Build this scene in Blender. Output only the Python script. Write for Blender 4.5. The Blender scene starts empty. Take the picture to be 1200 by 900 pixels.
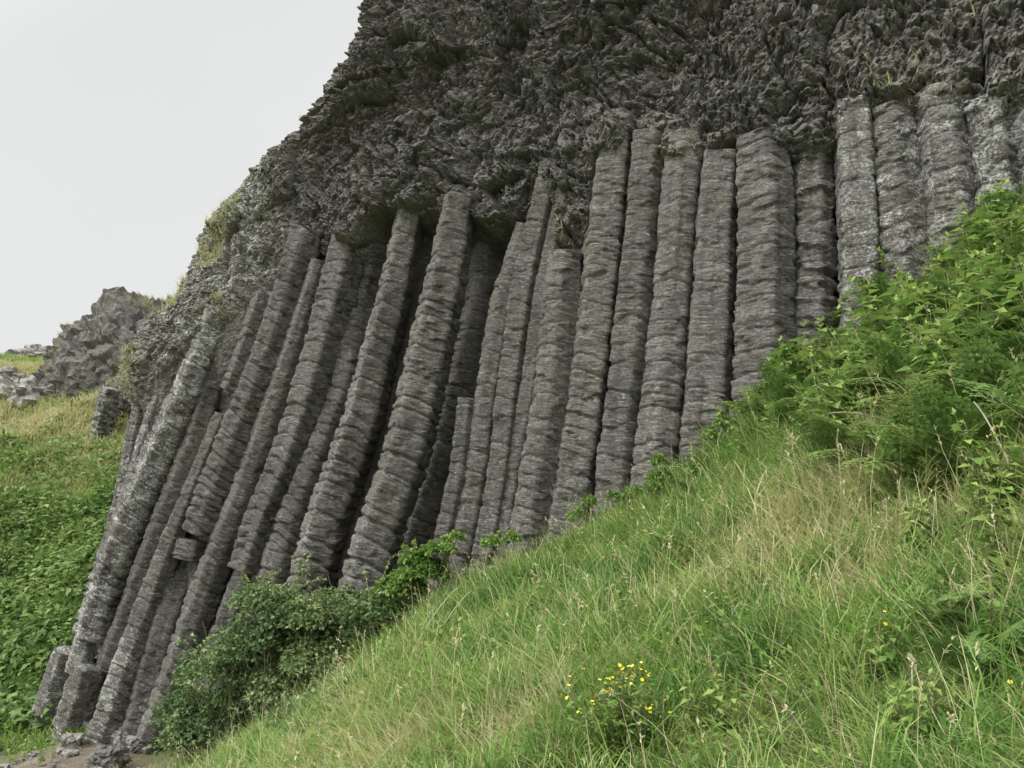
import bpy, math, random
import numpy as np
from mathutils import Vector, Matrix

SEED = 11
random.seed(SEED)
rng = np.random.default_rng(SEED)
scene = bpy.context.scene
COL = scene.collection
PI = math.pi

# ------------------------------------------------------------------ camera geometry
PITCH = math.radians(12.0)
F = 1000.0                       # focal length for a 1200 px wide photograph
CP, SP = math.cos(PITCH), math.sin(PITCH)
def ray(px, py):
    x = (px - 600) / F; y = (450 - py) / F
    return np.array([x, CP - SP * y, SP + CP * y])
# the plane of the cliff's foot: O + u*T, facing NRM
O = np.array([-4.05, 15.0, 0.0]); T = np.array([9.55, -5.0, 0.0]); T /= np.linalg.norm(T)
NRM = np.array([T[1], -T[0], 0.0])
def on_cliff(px, py, back=0.0):
    d = ray(px, py); q = O - NRM * back
    s = q.dot(NRM) / d.dot(NRM)
    return d * s, s
def uz(px, py):
    p, s = on_cliff(px, py)
    return float((p - O).dot(T)), float(p[2])

# ------------------------------------------------------------------ noise
def _h(ix, iy, iz, seed):
    n = (ix.astype(np.int64) * 374761393 + iy.astype(np.int64) * 668265263 + iz.astype(np.int64) * 2147483647 + seed * 974634777) & 0xFFFFFFFF
    n = n.astype(np.uint32)
    n = (n ^ (n >> np.uint32(13))) * np.uint32(1274126177)
    n = (n ^ (n >> np.uint32(16))) * np.uint32(2246822519)
    return n ^ (n >> np.uint32(15))
def _r(ix, iy, iz, seed):
    return _h(ix, iy, iz, seed).astype(np.float32) / np.float32(4294967295.0)
def vnoise(p, seed=0):
    p = np.asarray(p, np.float32)
    i = np.floor(p); f = p - i; i = i.astype(np.int64)
    f = f * f * f * (f * (f * 6 - 15) + 10)
    out = 0
    for dx in (0, 1):
        wx = f[:, 0] if dx else 1 - f[:, 0]
        for dy in (0, 1):
            wy = f[:, 1] if dy else 1 - f[:, 1]
            for dz in (0, 1):
                wz = f[:, 2] if dz else 1 - f[:, 2]
                out = out + wx * wy * wz * _r(i[:, 0] + dx, i[:, 1] + dy, i[:, 2] + dz, seed)
    return out * 2 - 1
def fbm(p, oct=4, seed=0, gain=0.5):
    p = np.asarray(p, np.float32); a = 1.0; s = 0; t = 0
    for k in range(oct):
        s = s + a * vnoise(p * (2.03 ** k) + 17.3 * k, seed + k); t += a; a *= gain
    return s / t
def worley(p, seed=0):
    """nearest cell: a random number of the cell, a random tilt (dot of offset with the cell's own direction), F2-F1"""
    p = np.asarray(p, np.float32)
    i = np.floor(p).astype(np.int64)
    n = len(p)
    f1 = np.full(n, 9., np.float32); f2 = np.full(n, 9., np.float32)
    rid = np.zeros(n, np.float32); tilt = np.zeros(n, np.float32)
    for dx in (-1, 0, 1):
        for dy in (-1, 0, 1):
            for dz in (-1, 0, 1):
                cx, cy, cz = i[:, 0] + dx, i[:, 1] + dy, i[:, 2] + dz
                h = _h(cx, cy, cz, seed)
                ax = (h & np.uint32(1023)).astype(np.float32) / 1023
                ay = ((h >> np.uint32(10)) & np.uint32(1023)).astype(np.float32) / 1023
                az = ((h >> np.uint32(20)) & np.uint32(1023)).astype(np.float32) / 1023
                ox = p[:, 0] - cx - ax; oy = p[:, 1] - cy - ay; oz = p[:, 2] - cz - az
                d = ox * ox + oy * oy + oz * oz
                near = d < f1
                f2 = np.where(near, f1, np.minimum(f2, d))
                f1 = np.where(near, d, f1)
                rid = np.where(near, (ax * 7.13 + ay * 3.77 + az * 5.31) % 1.0, rid)
                tl = ox * (ay - .5) + oy * (az - .5) + oz * (ax - .5) * 1.5
                tilt = np.where(near, tl, tilt)
    return rid, tilt, np.sqrt(f2) - np.sqrt(f1)
def sstep(a, b, x):
    t = np.clip((x - a) / (b - a), 0, 1)
    return t * t * (3 - 2 * t)

# ------------------------------------------------------------------ object helpers
def make_mesh(name, V, Q=None, Tr=None, attrs=None, smooth=True):
    me = bpy.data.meshes.new(name)
    V = np.ascontiguousarray(V, np.float32)
    me.vertices.add(len(V)); me.vertices.foreach_set('co', V.ravel())
    nq = 0 if Q is None else len(Q); nt = 0 if Tr is None else len(Tr)
    idx = []; 
    if nq: idx.append(np.asarray(Q, np.int32).ravel())
    if nt: idx.append(np.asarray(Tr, np.int32).ravel())
    idx = np.concatenate(idx)
    me.loops.add(len(idx)); me.loops.foreach_set('vertex_index', idx)
    me.polygons.add(nq + nt)
    st = np.concatenate([np.arange(nq) * 4, nq * 4 + np.arange(nt) * 3]).astype(np.int32)
    me.polygons.foreach_set('loop_start', st)
    me.polygons.foreach_set('use_smooth', np.full(nq + nt, smooth))
    for k, a in (attrs or {}).items():
        a = np.asarray(a, np.float32)
        if a.ndim == 1:
            me.attributes.new(k, 'FLOAT', 'POINT').data.foreach_set('value', a)
        else:
            me.attributes.new(k, 'FLOAT_VECTOR', 'POINT').data.foreach_set('vector', a.ravel())
    me.update(calc_edges=True)
    return me
def obj(name, me, mat, parent=None, loc=None):
    o = bpy.data.objects.new(name, me); COL.objects.link(o)
    if mat is not None and not me.materials: me.materials.append(mat)
    if parent is not None: o.parent = parent
    if loc is not None: o.location = loc
    return o
def tag(o, label=None, cat=None, group=None, kind=None):
    if label: o['label'] = label
    if cat: o['category'] = cat
    if group: o['group'] = group
    if kind: o['kind'] = kind
    return o
def empty(name, loc, label, cat, group=None):
    o = bpy.data.objects.new(name, None); COL.objects.link(o); o.location = loc
    o.empty_display_size = .1
    return tag(o, label, cat, group)
def grid_quads(nr, nc, wrap=False):
    r = np.arange(nr - 1)[:, None]; c = np.arange(nc if wrap else nc - 1)[None, :]
    c2 = (c + 1) % nc
    return np.stack([r * nc + c, r * nc + c2, (r + 1) * nc + c2, (r + 1) * nc + c], -1).reshape(-1, 4)

# ------------------------------------------------------------------ materials
class NT:
    def __init__(s, name):
        s.m = bpy.data.materials.new(name); s.m.use_nodes = True
        s.t = s.m.node_tree; s.t.nodes.clear()
        s.out = s.t.nodes.new('ShaderNodeOutputMaterial')
    def n(s, kind, **kw):
        nd = s.t.nodes.new('ShaderNode' + kind)
        for k, v in kw.items(): setattr(nd, k, v)
        return nd
    def l(s, a, b): s.t.links.new(a, b)
    def noise(s, vec, scale, detail=4, rough=.55, dist=0):
        nd = s.n('TexNoise'); nd.inputs['Scale'].default_value = scale; nd.inputs['Detail'].default_value = detail
        nd.inputs['Roughness'].default_value = rough; nd.inputs['Distortion'].default_value = dist
        s.l(vec, nd.inputs['Vector']); return nd.outputs['Fac']
    def ramp(s, fac, stops):
        r = s.n('ValToRGB'); e = r.color_ramp.elements
        while len(e) < len(stops): e.new(.5)
        for k, (p, c) in enumerate(stops):
            e[k].position = p; e[k].color = (c if len(c) == 4 else (*c, 1)) if not isinstance(c, float) else (c, c, c, 1)
        s.l(fac, r.inputs['Fac']); return r.outputs['Color']
    def mix(s, fac, a, b, blend='MIX'):
        m = s.n('Mix', data_type='RGBA', blend_type=blend)
        for val, sock in ((fac, m.inputs[0]), (a, m.inputs[6]), (b, m.inputs[7])):
            if hasattr(val, 'node'): s.l(val, sock)
            else: sock.default_value = val if not isinstance(val, tuple) or len(val) == 4 else (*val, 1)
        return m.outputs[2]
    def math(s, op, a, b=None, clamp=False):
        m = s.n('Math', operation=op, use_clamp=clamp)
        for val, sock in ((a, m.inputs[0]), (b, m.inputs[1])):
            if val is None: continue
            if hasattr(val, 'node'): s.l(val, sock)
            else: sock.default_value = val
        return m.outputs[0]
    def attr(s, name, out='Fac'):
        a = s.n('Attribute', attribute_name=name); return a.outputs[out]
    def maprange(s, v, a, b, c=0., d=1.):
        m = s.n('MapRange'); s.l(v, m.inputs['Value'])
        for k, x in zip(('From Min', 'From Max', 'To Min', 'To Max'), (a, b, c, d)): m.inputs[k].default_value = x
        return m.outputs['Result']

def rock_material(name, dark, mid, light, axial=False, bump=.5):
    t = NT(name)
    pos = t.n('NewGeometry').outputs['Position']
    c1 = t.noise(pos, .9, 5, .6)
    col = t.ramp(c1, [(.3, dark), (.52, mid), (.75, light)])
    fine = t.noise(pos, 22, 6, .7)
    col = t.mix(1.0, col, t.ramp(fine, [(.3, .6), (.5, 1.), (.72, 1.45)]), 'MULTIPLY')
    st = t.noise(pos, 1.7, 6, .65)
    col = t.mix(t.maprange(st, .52, .72, 0, .55), col, (.19, .155, .115))
    st2 = t.noise(pos, 6.5, 5, .7)
    col = t.mix(t.maprange(st2, .55, .75, 0, .45), col, (.30, .29, .265))
    col = t.mix(1.0, col, t.ramp(t.attr('tone'), [(0, .75), (.5, 1.0), (1, 1.22)]), 'MULTIPLY')
    # brown-olive film of algae and moss
    mo = t.noise(pos, 2.3, 5, .6)
    mf = t.math('MULTIPLY', t.maprange(mo, .4, .66), t.math('MULTIPLY', t.attr('moss'), .55), True)
    col = t.mix(mf, col, (.20, .187, .137))
    # pale crustose lichen in small sharp spots and blotches
    li = t.attr('lichen')
    sp = t.noise(pos, 26, 8, .75)
    bl = t.noise(pos, 3.5, 4, .6)
    thr = t.math('SUBTRACT', .80, t.math('MULTIPLY', li, .30))
    spot = t.math('ADD', sp, t.math('MULTIPLY', t.math('SUBTRACT', bl, .5), .55))
    lf = t.math('MULTIPLY', t.math('SUBTRACT', spot, thr), 26, True)
    lf = t.math('MULTIPLY', lf, .8)
    lcol = t.ramp(t.noise(pos, 5, 3), [(.35, (.40, .41, .37)), (.6, (.56, .56, .53))])
    col = t.mix(lf, col, lcol)
    bs = t.n('BsdfPrincipled'); t.l(col, bs.inputs['Base Color'])
    bs.inputs['Roughness'].default_value = .88; bs.inputs['Specular IOR Level'].default_value = .25
    if axial:
        v = t.attr('axial', 'Vector')
        m2 = t.n('Mapping'); m2.inputs['Scale'].default_value = (9, 9, .45); t.l(v, m2.inputs['Vector'])
        dk = t.noise(m2.outputs['Vector'], 1., 3, .5)
        t.l(t.mix(t.maprange(dk, .5, .72, 0, .5), col, (.085, .08, .075)), bs.inputs['Base Color'])
        mp = t.n('Mapping'); mp.inputs['Scale'].default_value = (7, 7, 30); t.l(v, mp.inputs['Vector'])
        b0 = t.noise(mp.outputs['Vector'], 1.0, 5, .62, .25)
        # thin open cracks across the column
        cr = t.math('ABSOLUTE', t.math('SUBTRACT', b0, .5)); cr = t.maprange(cr, 0., .05, 0., .35)
        b1 = t.math('ADD', b0, cr)
    else:
        b1 = t.noise(pos, 9, 7, .7, .4)
    b2 = t.noise(pos, 45, 4, .6)
    hgt = t.math('ADD', b1, t.math('MULTIPLY', b2, .35))
    bp = t.n('Bump'); bp.inputs['Strength'].default_value = bump; bp.inputs['Distance'].default_value = .05
    t.l(hgt, bp.inputs['Height']); t.l(bp.outputs['Normal'], bs.inputs['Normal'])
    t.l(bs.outputs[0], t.out.inputs[0])
    return t.m
M_COLUMN = rock_material('basalt_column', (.122, .114, .104), (.172, .162, .149), (.225, .212, .196), True, 1.)
M_CLIFF = rock_material('basalt_cliff', (.088, .083, .076), (.122, .116, .107), (.162, .154, .143), False, .7)
M_STONE = rock_material('weathered_stone', (.17, .165, .15), (.24, .23, .21), (.30, .29, .265), False, .6)

def leaf_material(name, stops, trans=.35, rough=.5, spec=.25):
    t = NT(name)
    col = t.ramp(t.attr('tint'), stops)
    d = t.n('BsdfPrincipled'); t.l(col, d.inputs['Base Color']); d.inputs['Roughness'].default_value = rough
    d.inputs['Specular IOR Level'].default_value = spec
    tr = t.n('BsdfTranslucent'); t.l(col, tr.inputs['Color'])
    mx = t.n('MixShader'); mx.inputs[0].default_value = trans
    t.l(d.outputs[0], mx.inputs[1]); t.l(tr.outputs[0], mx.inputs[2]); t.l(mx.outputs[0], t.out.inputs[0])
    return t.m
M_GRASS = leaf_material('grass_blades', [(0, (.07, .18, .035)), (.3, (.155, .29, .06)), (.55, (.275, .375, .10)), (.75, (.44, .42, .20)), (1, (.60, .54, .35))], .38, .55)
M_FERN = leaf_material('fern_leaf', [(0, (.065, .13, .035)), (.5, (.145, .235, .065)), (1, (.29, .37, .12))], .35)
M_BRAMBLE = leaf_material('bramble_leaf', [(0, (.065, .115, .045)), (.45, (.12, .19, .075)), (.8, (.22, .30, .11)), (1, (.38, .44, .2))], .3, .45, .35)
M_HERB = leaf_material('herb_leaf', [(0, (.075, .16, .035)), (.5, (.16, .27, .06)), (1, (.31, .40, .11))], .35)
M_STEM = leaf_material('stem', [(0, (.10, .12, .05)), (.5, (.25, .24, .12)), (1, (.52, .48, .36))], .1, .6)
def plain(name, c, rough=.7):
    t = NT(name); b = t.n('BsdfPrincipled'); b.inputs['Base Color'].default_value = (*c, 1); b.inputs['Roughness'].default_value = rough
    nz = t.noise(t.n('NewGeometry').outputs['Position'], 30, 3)
    t.l(t.mix(1.0, (*c, 1), t.ramp(nz, [(.3, .8), (.7, 1.15)]), 'MULTIPLY'), b.inputs['Base Color'])
    t.l(b.outputs[0], t.out.inputs[0]); return t.m
M_PETAL = plain('yellow_petal', (.78, .62, .03), .5)
M_SEED = plain('dry_seed_head', (.42, .37, .24), .8)

def ground_material():
    t = NT('ground'); pos = t.n('NewGeometry').outputs['Position']
    g = t.ramp(t.noise(pos, 1.3, 6, .65), [(.3, (.055, .075, .025)), (.5, (.10, .12, .04)), (.7, (.17, .165, .075))])
    g = t.mix(1.0, g, t.ramp(t.noise(pos, 14, 6, .7), [(.3, .55), (.5, 1.), (.72, 1.5)]), 'MULTIPLY')
    d = t.ramp(t.noise(pos, 5, 6, .7), [(.3, (.13, .10, .08)), (.55, (.205, .168, .14)), (.75, (.29, .255, .225))])
    d = t.mix(1.0, d, t.ramp(t.noise(pos, 30, 5, .7), [(.3, .7), (.5, 1.), (.72, 1.3)]), 'MULTIPLY')
    col = t.mix(t.attr('dirt'), g, d)
    b = t.n('BsdfPrincipled'); t.l(col, b.inputs['Base Color']); b.inputs['Roughness'].default_value = .95
    b.inputs['Specular IOR Level'].default_value = .1
    bp = t.n('Bump'); bp.inputs['Strength'].default_value = .8; bp.inputs['Distance'].default_value = .1
    t.l(t.noise(pos, 9, 8, .7), bp.inputs['Height']); t.l(bp.outputs['Normal'], b.inputs['Normal'])
    t.l(b.outputs[0], t.out.inputs[0]); return t.m
M_GROUND = ground_material()

# ------------------------------------------------------------------ terrain height
FX = [-2000, -40, -12, -9.1, -8.3, -6.6, -5.5, -4.36, -2.5, -.8, 1.2, 2.1, 3.4, 4.4, 5.3, 6.2, 9, 20, 2000]
FZ = [-9, -5, -3.55, -3.4, -3.3, -3.35, -3.25, -2.9, -1.65, -.3, .45, 1.05, 2.05, 2.7, 3.35, 4.05, 5.6, 8, 12]
NX = [-2000, -30, -6, -3, 0, 2, 4, 8, 15, 2000]
NZ = [-9, -4.4, -3.9, -3.1, -1.7, -.6, .6, 3.0, 6, 12]
HD = [0, 1.5, 4, 8, 14, 21, 27, 31, 36, 45, 60, 120, 2000]
HZ = [0, .35, 2.0, 4.8, 8.4, 12.3, 14.6, 15.4, 18.2, 18.8, 17, 8, -30]
def height(x, y, bumps=True):
    x = np.asarray(x, float); y = np.asarray(y, float)
    yb = np.minimum(12.9 - .52 * x, 17.3); yb = np.maximum(yb, 6)
    zf = np.interp(x, FX, FZ); zn = np.interp(x, NX, NZ)
    s = np.clip(y / yb, -1.0, 1)
    s = np.where(s < 0, s * .5, s)
    z = zn + (zf - zn) * s
    z = z - .03 * np.clip(-y, 0, 300)
    z = z + np.interp(y - yb, HD, HZ)
    z = z + 1.1 * np.exp(-((x + 14) / 5.5) ** 2 - ((y - 33) / 7) ** 2)
    if bumps:
        p = np.stack([x, y, 0 * x], -1).reshape(-1, 3)
        w = np.clip(np.hypot(x, y) / 4, .3, 1)
        z = z + (fbm(p * .55, 3, 5) * .22).reshape(x.shape) * w + (fbm(p * 2.3, 2, 9) * .06).reshape(x.shape)
        hl = np.clip((y - yb - 1) / 4, 0, 1) * (x < -5)
        z = z + hl * (fbm(p * .38, 3, 27) * .75).reshape(x.shape)
        far = np.clip((y - 38) / 8, 0, 1)
        z = z + far * (fbm(p * .25, 3, 21) * 1.1).reshape(x.shape)
    return z
def ground_hit(px, py, smax=90):
    d = ray(px, py)
    s = np.arange(.6, smax, .03)
    P = s[:, None] * d[None]
    below = P[:, 2] < height(P[:, 0], P[:, 1])
    if not below.any(): return None
    k = int(np.argmax(below)); return P[k]

# ------------------------------------------------------------------ ground
def build_ground():
    n = 520
    a = np.linspace(-1, 1, n)
    gx = -2 + 3.2 * np.sinh(7 * a); gy = 12 + 3.2 * np.sinh(7 * a)
    X, Y = np.meshgrid(gx, gy)
    Z = height(X, Y)
    # worn earth of the path and the bare soil at the foot of the columns
    p = np.stack([X, Y, 0 * X], -1).reshape(-1, 3)
    nz = fbm(p * .9, 4, 33).reshape(X.shape)
    dirt = sstep(1.7, .4, np.hypot((X + 8.6) / 2.0, (Y - 15.6) / 1.6) + nz * 1.2)
    dirt = np.maximum(dirt, .6 * sstep(1.3, .5, np.hypot((X + 10.6) / 2.2, (Y - 18.2) / 1.2) + nz))
    me = make_mesh('ground', np.stack([X, Y, Z], -1).reshape(-1, 3), grid_quads(n, n), attrs={'dirt': dirt.ravel()})
    tag(obj('ground', me, M_GROUND), kind='structure')
build_ground()

# ------------------------------------------------------------------ the cliff
SIL = [(112, 870), (112, 770), (122, 690), (142, 610), (156, 560), (158, 520), (150, 475), (138, 440), (146, 405), (164, 372), (188, 342), (232, 256), (242, 238), (280, 190), (350, 112), (385, 102), (435, 0), (450, -60), (480, -160)]
sil = sorted((uz(*p)[1], uz(*p)[0]) for p in SIL)
SZ, SU = [a for a, b in sil], [b for a, b in sil]
TOPS = [(190, 432), (250, 388), (300, 326), (345, 290), (404, 286), (475, 266), (535, 243), (575, 268), (632, 214), (652, 286), (688, 284), (699, 192), (760, 192), (820, 188), (880, 176), (950, 174), (1000, 156), (1040, 152), (1100, 146), (1200, 134), (1290, 126)]
tz = sorted(uz(*p) for p in TOPS)
TU, TZ = [a for a, b in tz], [b for a, b in tz]
CLIFF_PTS = {}
def build_cliff():
    nr, nc = 820, 860
    z = np.linspace(-4.6, 12.6, nr)[:, None] + np.zeros((1, nc))
    ul = np.interp(z, SZ, SU)
    rad = .55 + 1.75 * sstep(2.6, 4.6, z)
    ul = ul - .62 * rad
    s = np.linspace(0, 1, nc)[None, :] + np.zeros((nr, 1))
    # s in [0,a): the wall that runs back from the corner, [a,b): the rounded corner, [b,1]: the face
    a, b = .05, .16
    run = 9.0 * (1 - np.clip(s / a, 0, 1)) ** 1.5
    phi = (1 - np.clip((s - a) / (b - a), 0, 1)) * PI / 2
    q = np.clip((s - b) / (1 - b), 0, 1)
    u0 = ul + rad
    u = np.where(s < b, u0 - rad * np.sin(phi), u0 + (14.5 - u0) * q)
    back = np.where(s < b, rad * (1 - np.cos(phi)), 0) + run
    nx = NRM[None, None] * np.cos(phi)[..., None] - T[None, None] * np.sin(phi)[..., None]
    zt = np.interp(u, TU, TZ)
    nz = fbm(np.stack([u * .9, z * .9, 0 * z], -1).reshape(-1, 3), 3, 71).reshape(z.shape)
    up = sstep(-.42, .38, z - zt + nz * .55)
    over = .20 * sstep(.2, 1.6, u) * sstep(6.0, 4.4, u) + .04 + .12 * sstep(6.5, 9, u) + .0 * sstep(0, -1.2, u)
    rel = z - zt
    ent = -over * np.exp(-np.clip(rel, 0, 9) / 2.2) + .07 * np.clip(rel - .6, 0, 9)
    ent = ent + sstep(6.5, 10, u) * .05 * np.clip(rel, 0, 9)
    hole = np.where(u < 12.6, .10 + .85 * np.maximum(sstep(-.9, 1.1, u), .42 * sstep(-.3, -1.6, z - zt)), .0)
    off = hole * (1 - up) + ent * up
    off = off * np.cos(phi)
    P = O[None, None] + T[None, None] * u[..., None] - NRM[None, None] * (back + off)[..., None]
    P[..., 2] = z
    P = P.reshape(-1, 3); nx = nx.reshape(-1, 3)
    # hackly basalt: blocks of several sizes, each stepped out and tilted
    warp = np.stack([fbm(P * .8, 3, k) for k in (101, 102, 103)], -1) * .5
    q0 = (P + warp) * np.array([1.25, 1.25, .72])
    big = fbm(P * .45, 4, 41) * .55
    r1, t1, e1 = worley(q0 * 2.6, 51)
    r2, t2, e2 = worley(q0 * 7.4 + 3, 52)
    r3, t3, e3 = worley(q0 * 16 + 7, 53)
    r0, t0, e0 = worley((P + warp * .6) * np.array([.95, .95, .8]) + 5, 50)
    hack = big + (r0 - .5) * .30 + t0 * .14 - .16 * np.exp(-e0 * 14) + (r1 - .5) * .17 + t1 * .08 + (r2 - .5) * .12 + t2 * .05 + (r3 - .5) * .07 + t3 * .03 - .05 * np.exp(-e2 * 9) + fbm(P * 3.2, 3, 46) * .12 + fbm(P * 8, 2, 47) * .05
    leftface = np.maximum(sstep(.9, -1.2, u), sstep(.2, 1, phi)).ravel()
    upf = np.maximum(up, sstep(.05, .6, phi)).ravel()
    amp = (.25 + .75 * upf) * (1 - .35 * leftface)
    disp = hack * amp + fbm(P * 16, 3, 44) * .03
    P = P + nx * disp[:, None]
    uu, zz = u.ravel(), z.ravel()
    rr = rel.ravel()
    li = .12 + .75 * leftface * upf + .75 * sstep(8.3, 11.5, uu) * sstep(1.6, -.2, rr) + .25 * sstep(10, 12.5, uu)
    moss = .1 + .5 * leftface + .45 * np.exp(-((uu - 6.3) / 1.3) ** 2 - ((rr - .3) / .6) ** 2) + .6 * sstep(9, 12, uu) * sstep(-.2, 1.2, rr)
    me = make_mesh('cliff', P, grid_quads(nr, nc), attrs={'lichen': li, 'moss': np.clip(moss, 0, 1), 'tone': np.clip(.5 + .35 * leftface - .0 * r1 + .25 * (r2 - .5), 0, 1)}, smooth=False)
    # the ground on top of the cliff, running back level from the rim
    tag(obj('cliff', me, M_CLIFF), kind='structure')
    CLIFF_PTS.update(P=P.reshape(nr, nc, 3), leftface=leftface.reshape(nr, nc), up=upf.reshape(nr, nc), u=u, rel=rel)
    rim = P.reshape(nr, nc, 3)[-1][::6]
    rows = [rim]
    for k in range(1, 8):
        r = rim - NRM * (k * 3.0); r = r.copy(); r[:, 2] = rim[:, 2] + .25 * k + fbm(r * .3, 3, 61) * .6
        rows.append(r)
    me = make_mesh('clifftop', np.concatenate(rows), grid_quads(8, len(rim)), attrs={'dirt': np.zeros(8 * len(rim))})
    tag(obj('clifftop_terrain', me, M_GROUND), kind='structure')
build_cliff()

# ------------------------------------------------------------------ basalt columns
def catmull(P, n):
    P = np.asarray(P, float)
    seg = np.r_[0, np.cumsum(np.linalg.norm(np.diff(P[:, :3], axis=0), axis=1))]
    t = np.linspace(0, seg[-1], n)
    out = np.stack([np.interp(t, seg, P[:, k]) for k in range(P.shape[1])], -1)
    w = max(3, n // 14) | 1                      # smooth the bends
    k = np.ones(w) / w
    pad = np.concatenate([2 * out[:1] - out[w // 2:0:-1], out, 2 * out[-1:] - out[-2:-w // 2 - 1:-1]])
    return np.stack([np.convolve(pad[:, c], k, 'valid') for c in range(out.shape[1])], -1)

def build_column(name, pts, off=0., seed=0, sides=6, lichen=.15, moss=.25, drum=.5, rough=1.0, depth=None, ext=(0., .8), label=None, broken=0., chip=1.0, group='basalt columns of the cliff', cat='rock column'):
    r = np.random.default_rng(seed + 1000)
    ctl = []
    for q in pts:
        x, y, w = q[:3]
        o = q[3] if len(q) > 3 else off
        if depth is not None:
            d = ray(x, y); s = depth; rad = w * s / F / 2; c = d * (s + rad)
        else:
            _, s = on_cliff(x, y, o); rad = w * s / F / 2
            c, s = on_cliff(x, y, o + rad)
        ctl.append((*c, rad * 1.14))
    ctl = np.array(ctl)
    if ext[0]:
        d = ctl[0, :3] - ctl[1, :3]; d /= np.linalg.norm(d); ctl = np.concatenate([[np.r_[ctl[0, :3] + d * ext[0], ctl[0, 3]]], ctl])
    if ext[1]:
        d = ctl[-1, :3] - ctl[-2, :3]; d /= np.linalg.norm(d); ctl = np.concatenate([ctl, [np.r_[ctl[-1, :3] + d * ext[1], ctl[-1, 3]]]])
    L = np.linalg.norm(np.diff(ctl[:, :3], axis=0), axis=1).sum()
    nr = max(14, int(L / .0145)); na = 46
    C = catmull(ctl, nr)
    ax = np.gradient(C[:, :3], axis=0); ax /= np.linalg.norm(ax, axis=1)[:, None]
    e1 = T[None] - ax * (ax @ T)[:, None]; e1 /= np.linalg.norm(e1, axis=1)[:, None]
    e2 = np.cross(ax, e1)
    s = np.linspace(0, L, nr)
    th = np.linspace(0, 2 * PI, na, endpoint=False)
    # polygon section with worn corners
    va = np.sort((np.arange(sides) + r.uniform(-.22, .22, sides)) / sides * 2 * PI + r.uniform(0, 2 * PI))
    pr = np.zeros(na)
    ap = r.uniform(.90, 1.0, sides)
    mids = (va + np.diff(np.r_[va, va[0] + 2 * PI]) / 2)
    dist = np.stack([ap[k] / np.clip(np.cos(th - mids[k]), .05, None) for k in range(sides)])
    pr = -np.log(np.exp(-dist * 26).sum(0)) / 26
    pr = pr / pr.mean()
    pr = np.clip(pr, .8, 1.2)
    S, TH = np.meshgrid(s, th, indexing='ij')
    cx, sy = np.cos(TH), np.sin(TH)
    R0 = C[:, 3][:, None]
    # joints: dished planes at uneven spacing; short fat drums low down, longer ones above
    js = [-.2]
    while js[-1] < L + .6:
        f = np.clip(js[-1] / L, 0, 1)
        js.append(js[-1] + r.uniform(.17, .36) * (1.15 - .2 * f) * (1. if r.random() < .85 else 1.6))
    js = np.array(js)
    tl = r.uniform(-.05, .05, 2)
    front = -(e2[nr // 2] @ NRM)
    Sj = S + R0 * (tl[0] * cx + tl[1] * sy) + .45 * R0 * np.clip(-sy * np.sign(front), 0, 1) + .07 * R0 * np.cos(2 * TH + r.uniform(0, 6)) + .03 * vnoise(np.stack([cx * 2, sy * 2, S * 1.5], -1).reshape(-1, 3), seed + 7).reshape(S.shape)
    k = np.clip(np.searchsorted(js, Sj) - 1, 0, len(js) - 2)
    fr = (Sj - js[k]) / (js[k + 1] - js[k])
    dj = np.minimum(Sj - js[k], js[k + 1] - Sj)
    low = sstep(.15, .95, S / L)
    jo = r.uniform(-1, 1, (len(js), 2)); jsz = r.normal(0, 1, len(js)); jdep = r.uniform(.3, 1, len(js))
    near = np.where(fr < .5, k, k + 1)
    bul = min(1.1, drum * 1.25) * (.25 + .75 * low)
    rr = pr[None] * (1 + bul * (.05 * (1 - (2 * fr - 1) ** 4) - .03))
    rr = rr + jsz[k] * .012 * (.4 + bul)
    rr = rr - jdep[near] * (.085 + .10 * bul) * np.exp(-(dj / (.016 + .008 * bul)) ** 2)
    # chipped edges and flakes
    pw = np.stack([cx * R0 * 1.0, sy * R0, S], -1).reshape(-1, 3)
    so = np.array([seed * 3.7, seed * 1.3, seed * 2.1])
    w1, wt, we = worley(pw * np.array([4.2, 4.2, 6.5]) + so, seed + 3)
    w1, wt = w1.reshape(S.shape), wt.reshape(S.shape)
    rr = rr - chip * .16 * np.clip(w1 - .62, 0, 1) * 1.6 + chip * wt * .11
    # fine cross wrinkles, the look of weathered basalt
    wr = vnoise(pw * np.array([2.4, 2.4, 13]) + so + .22 * fbm(pw * 5, 2, seed + 15)[:, None], seed + 11).reshape(S.shape)
    wr = .5 - 1.5 * np.exp(-(wr / .10) ** 2) + .5 * wr
    wr2 = vnoise(pw * np.array([8, 8, 34]) + so, seed + 12).reshape(S.shape)
    fb = fbm(pw * 9 + so, 3, seed + 13).reshape(S.shape)
    rr = rr + rough * (.006 * wr + .014 * wr2 + .036 * fb) + .03 * fbm(pw * 1.3 + so, 2, seed + 14).reshape(S.shape)
    ox = jo[k][..., 0] * .02 * (.3 + bul); oy = jo[k][..., 1] * .02 * (.3 + bul)
    # broken ends: an uneven, stepped break
    PX = R0 * (rr * cx + ox); PY = R0 * (rr * sy + oy)
    V = C[:, None, :3] + e1[:, None] * PX[..., None] + e2[:, None] * PY[..., None]
    # dished drums: shift along the axis with distance to the axis
    V = V.reshape(-1, 3)
    capt = C[0, :3] - ax[0] * .05 * C[0, 3]; capb = C[-1, :3] + ax[-1] * .05
    n0 = nr * na
    rings_t, tris = [], []
    V = np.concatenate([V, [capt], [capb]])
    a = np.arange(na); b = (a + 1) % na
    tr = np.concatenate([np.stack([np.full(na, n0), b, a], -1), np.stack([np.full(na, n0 + 1), (nr - 1) * na + a, (nr - 1) * na + b], -1)])
    axial = np.stack([cx * R0 + seed * 3.1, sy * R0, S + seed * 1.7], -1).reshape(-1, 3)
    axial = np.concatenate([axial, axial[:1], axial[-1:]])
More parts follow.
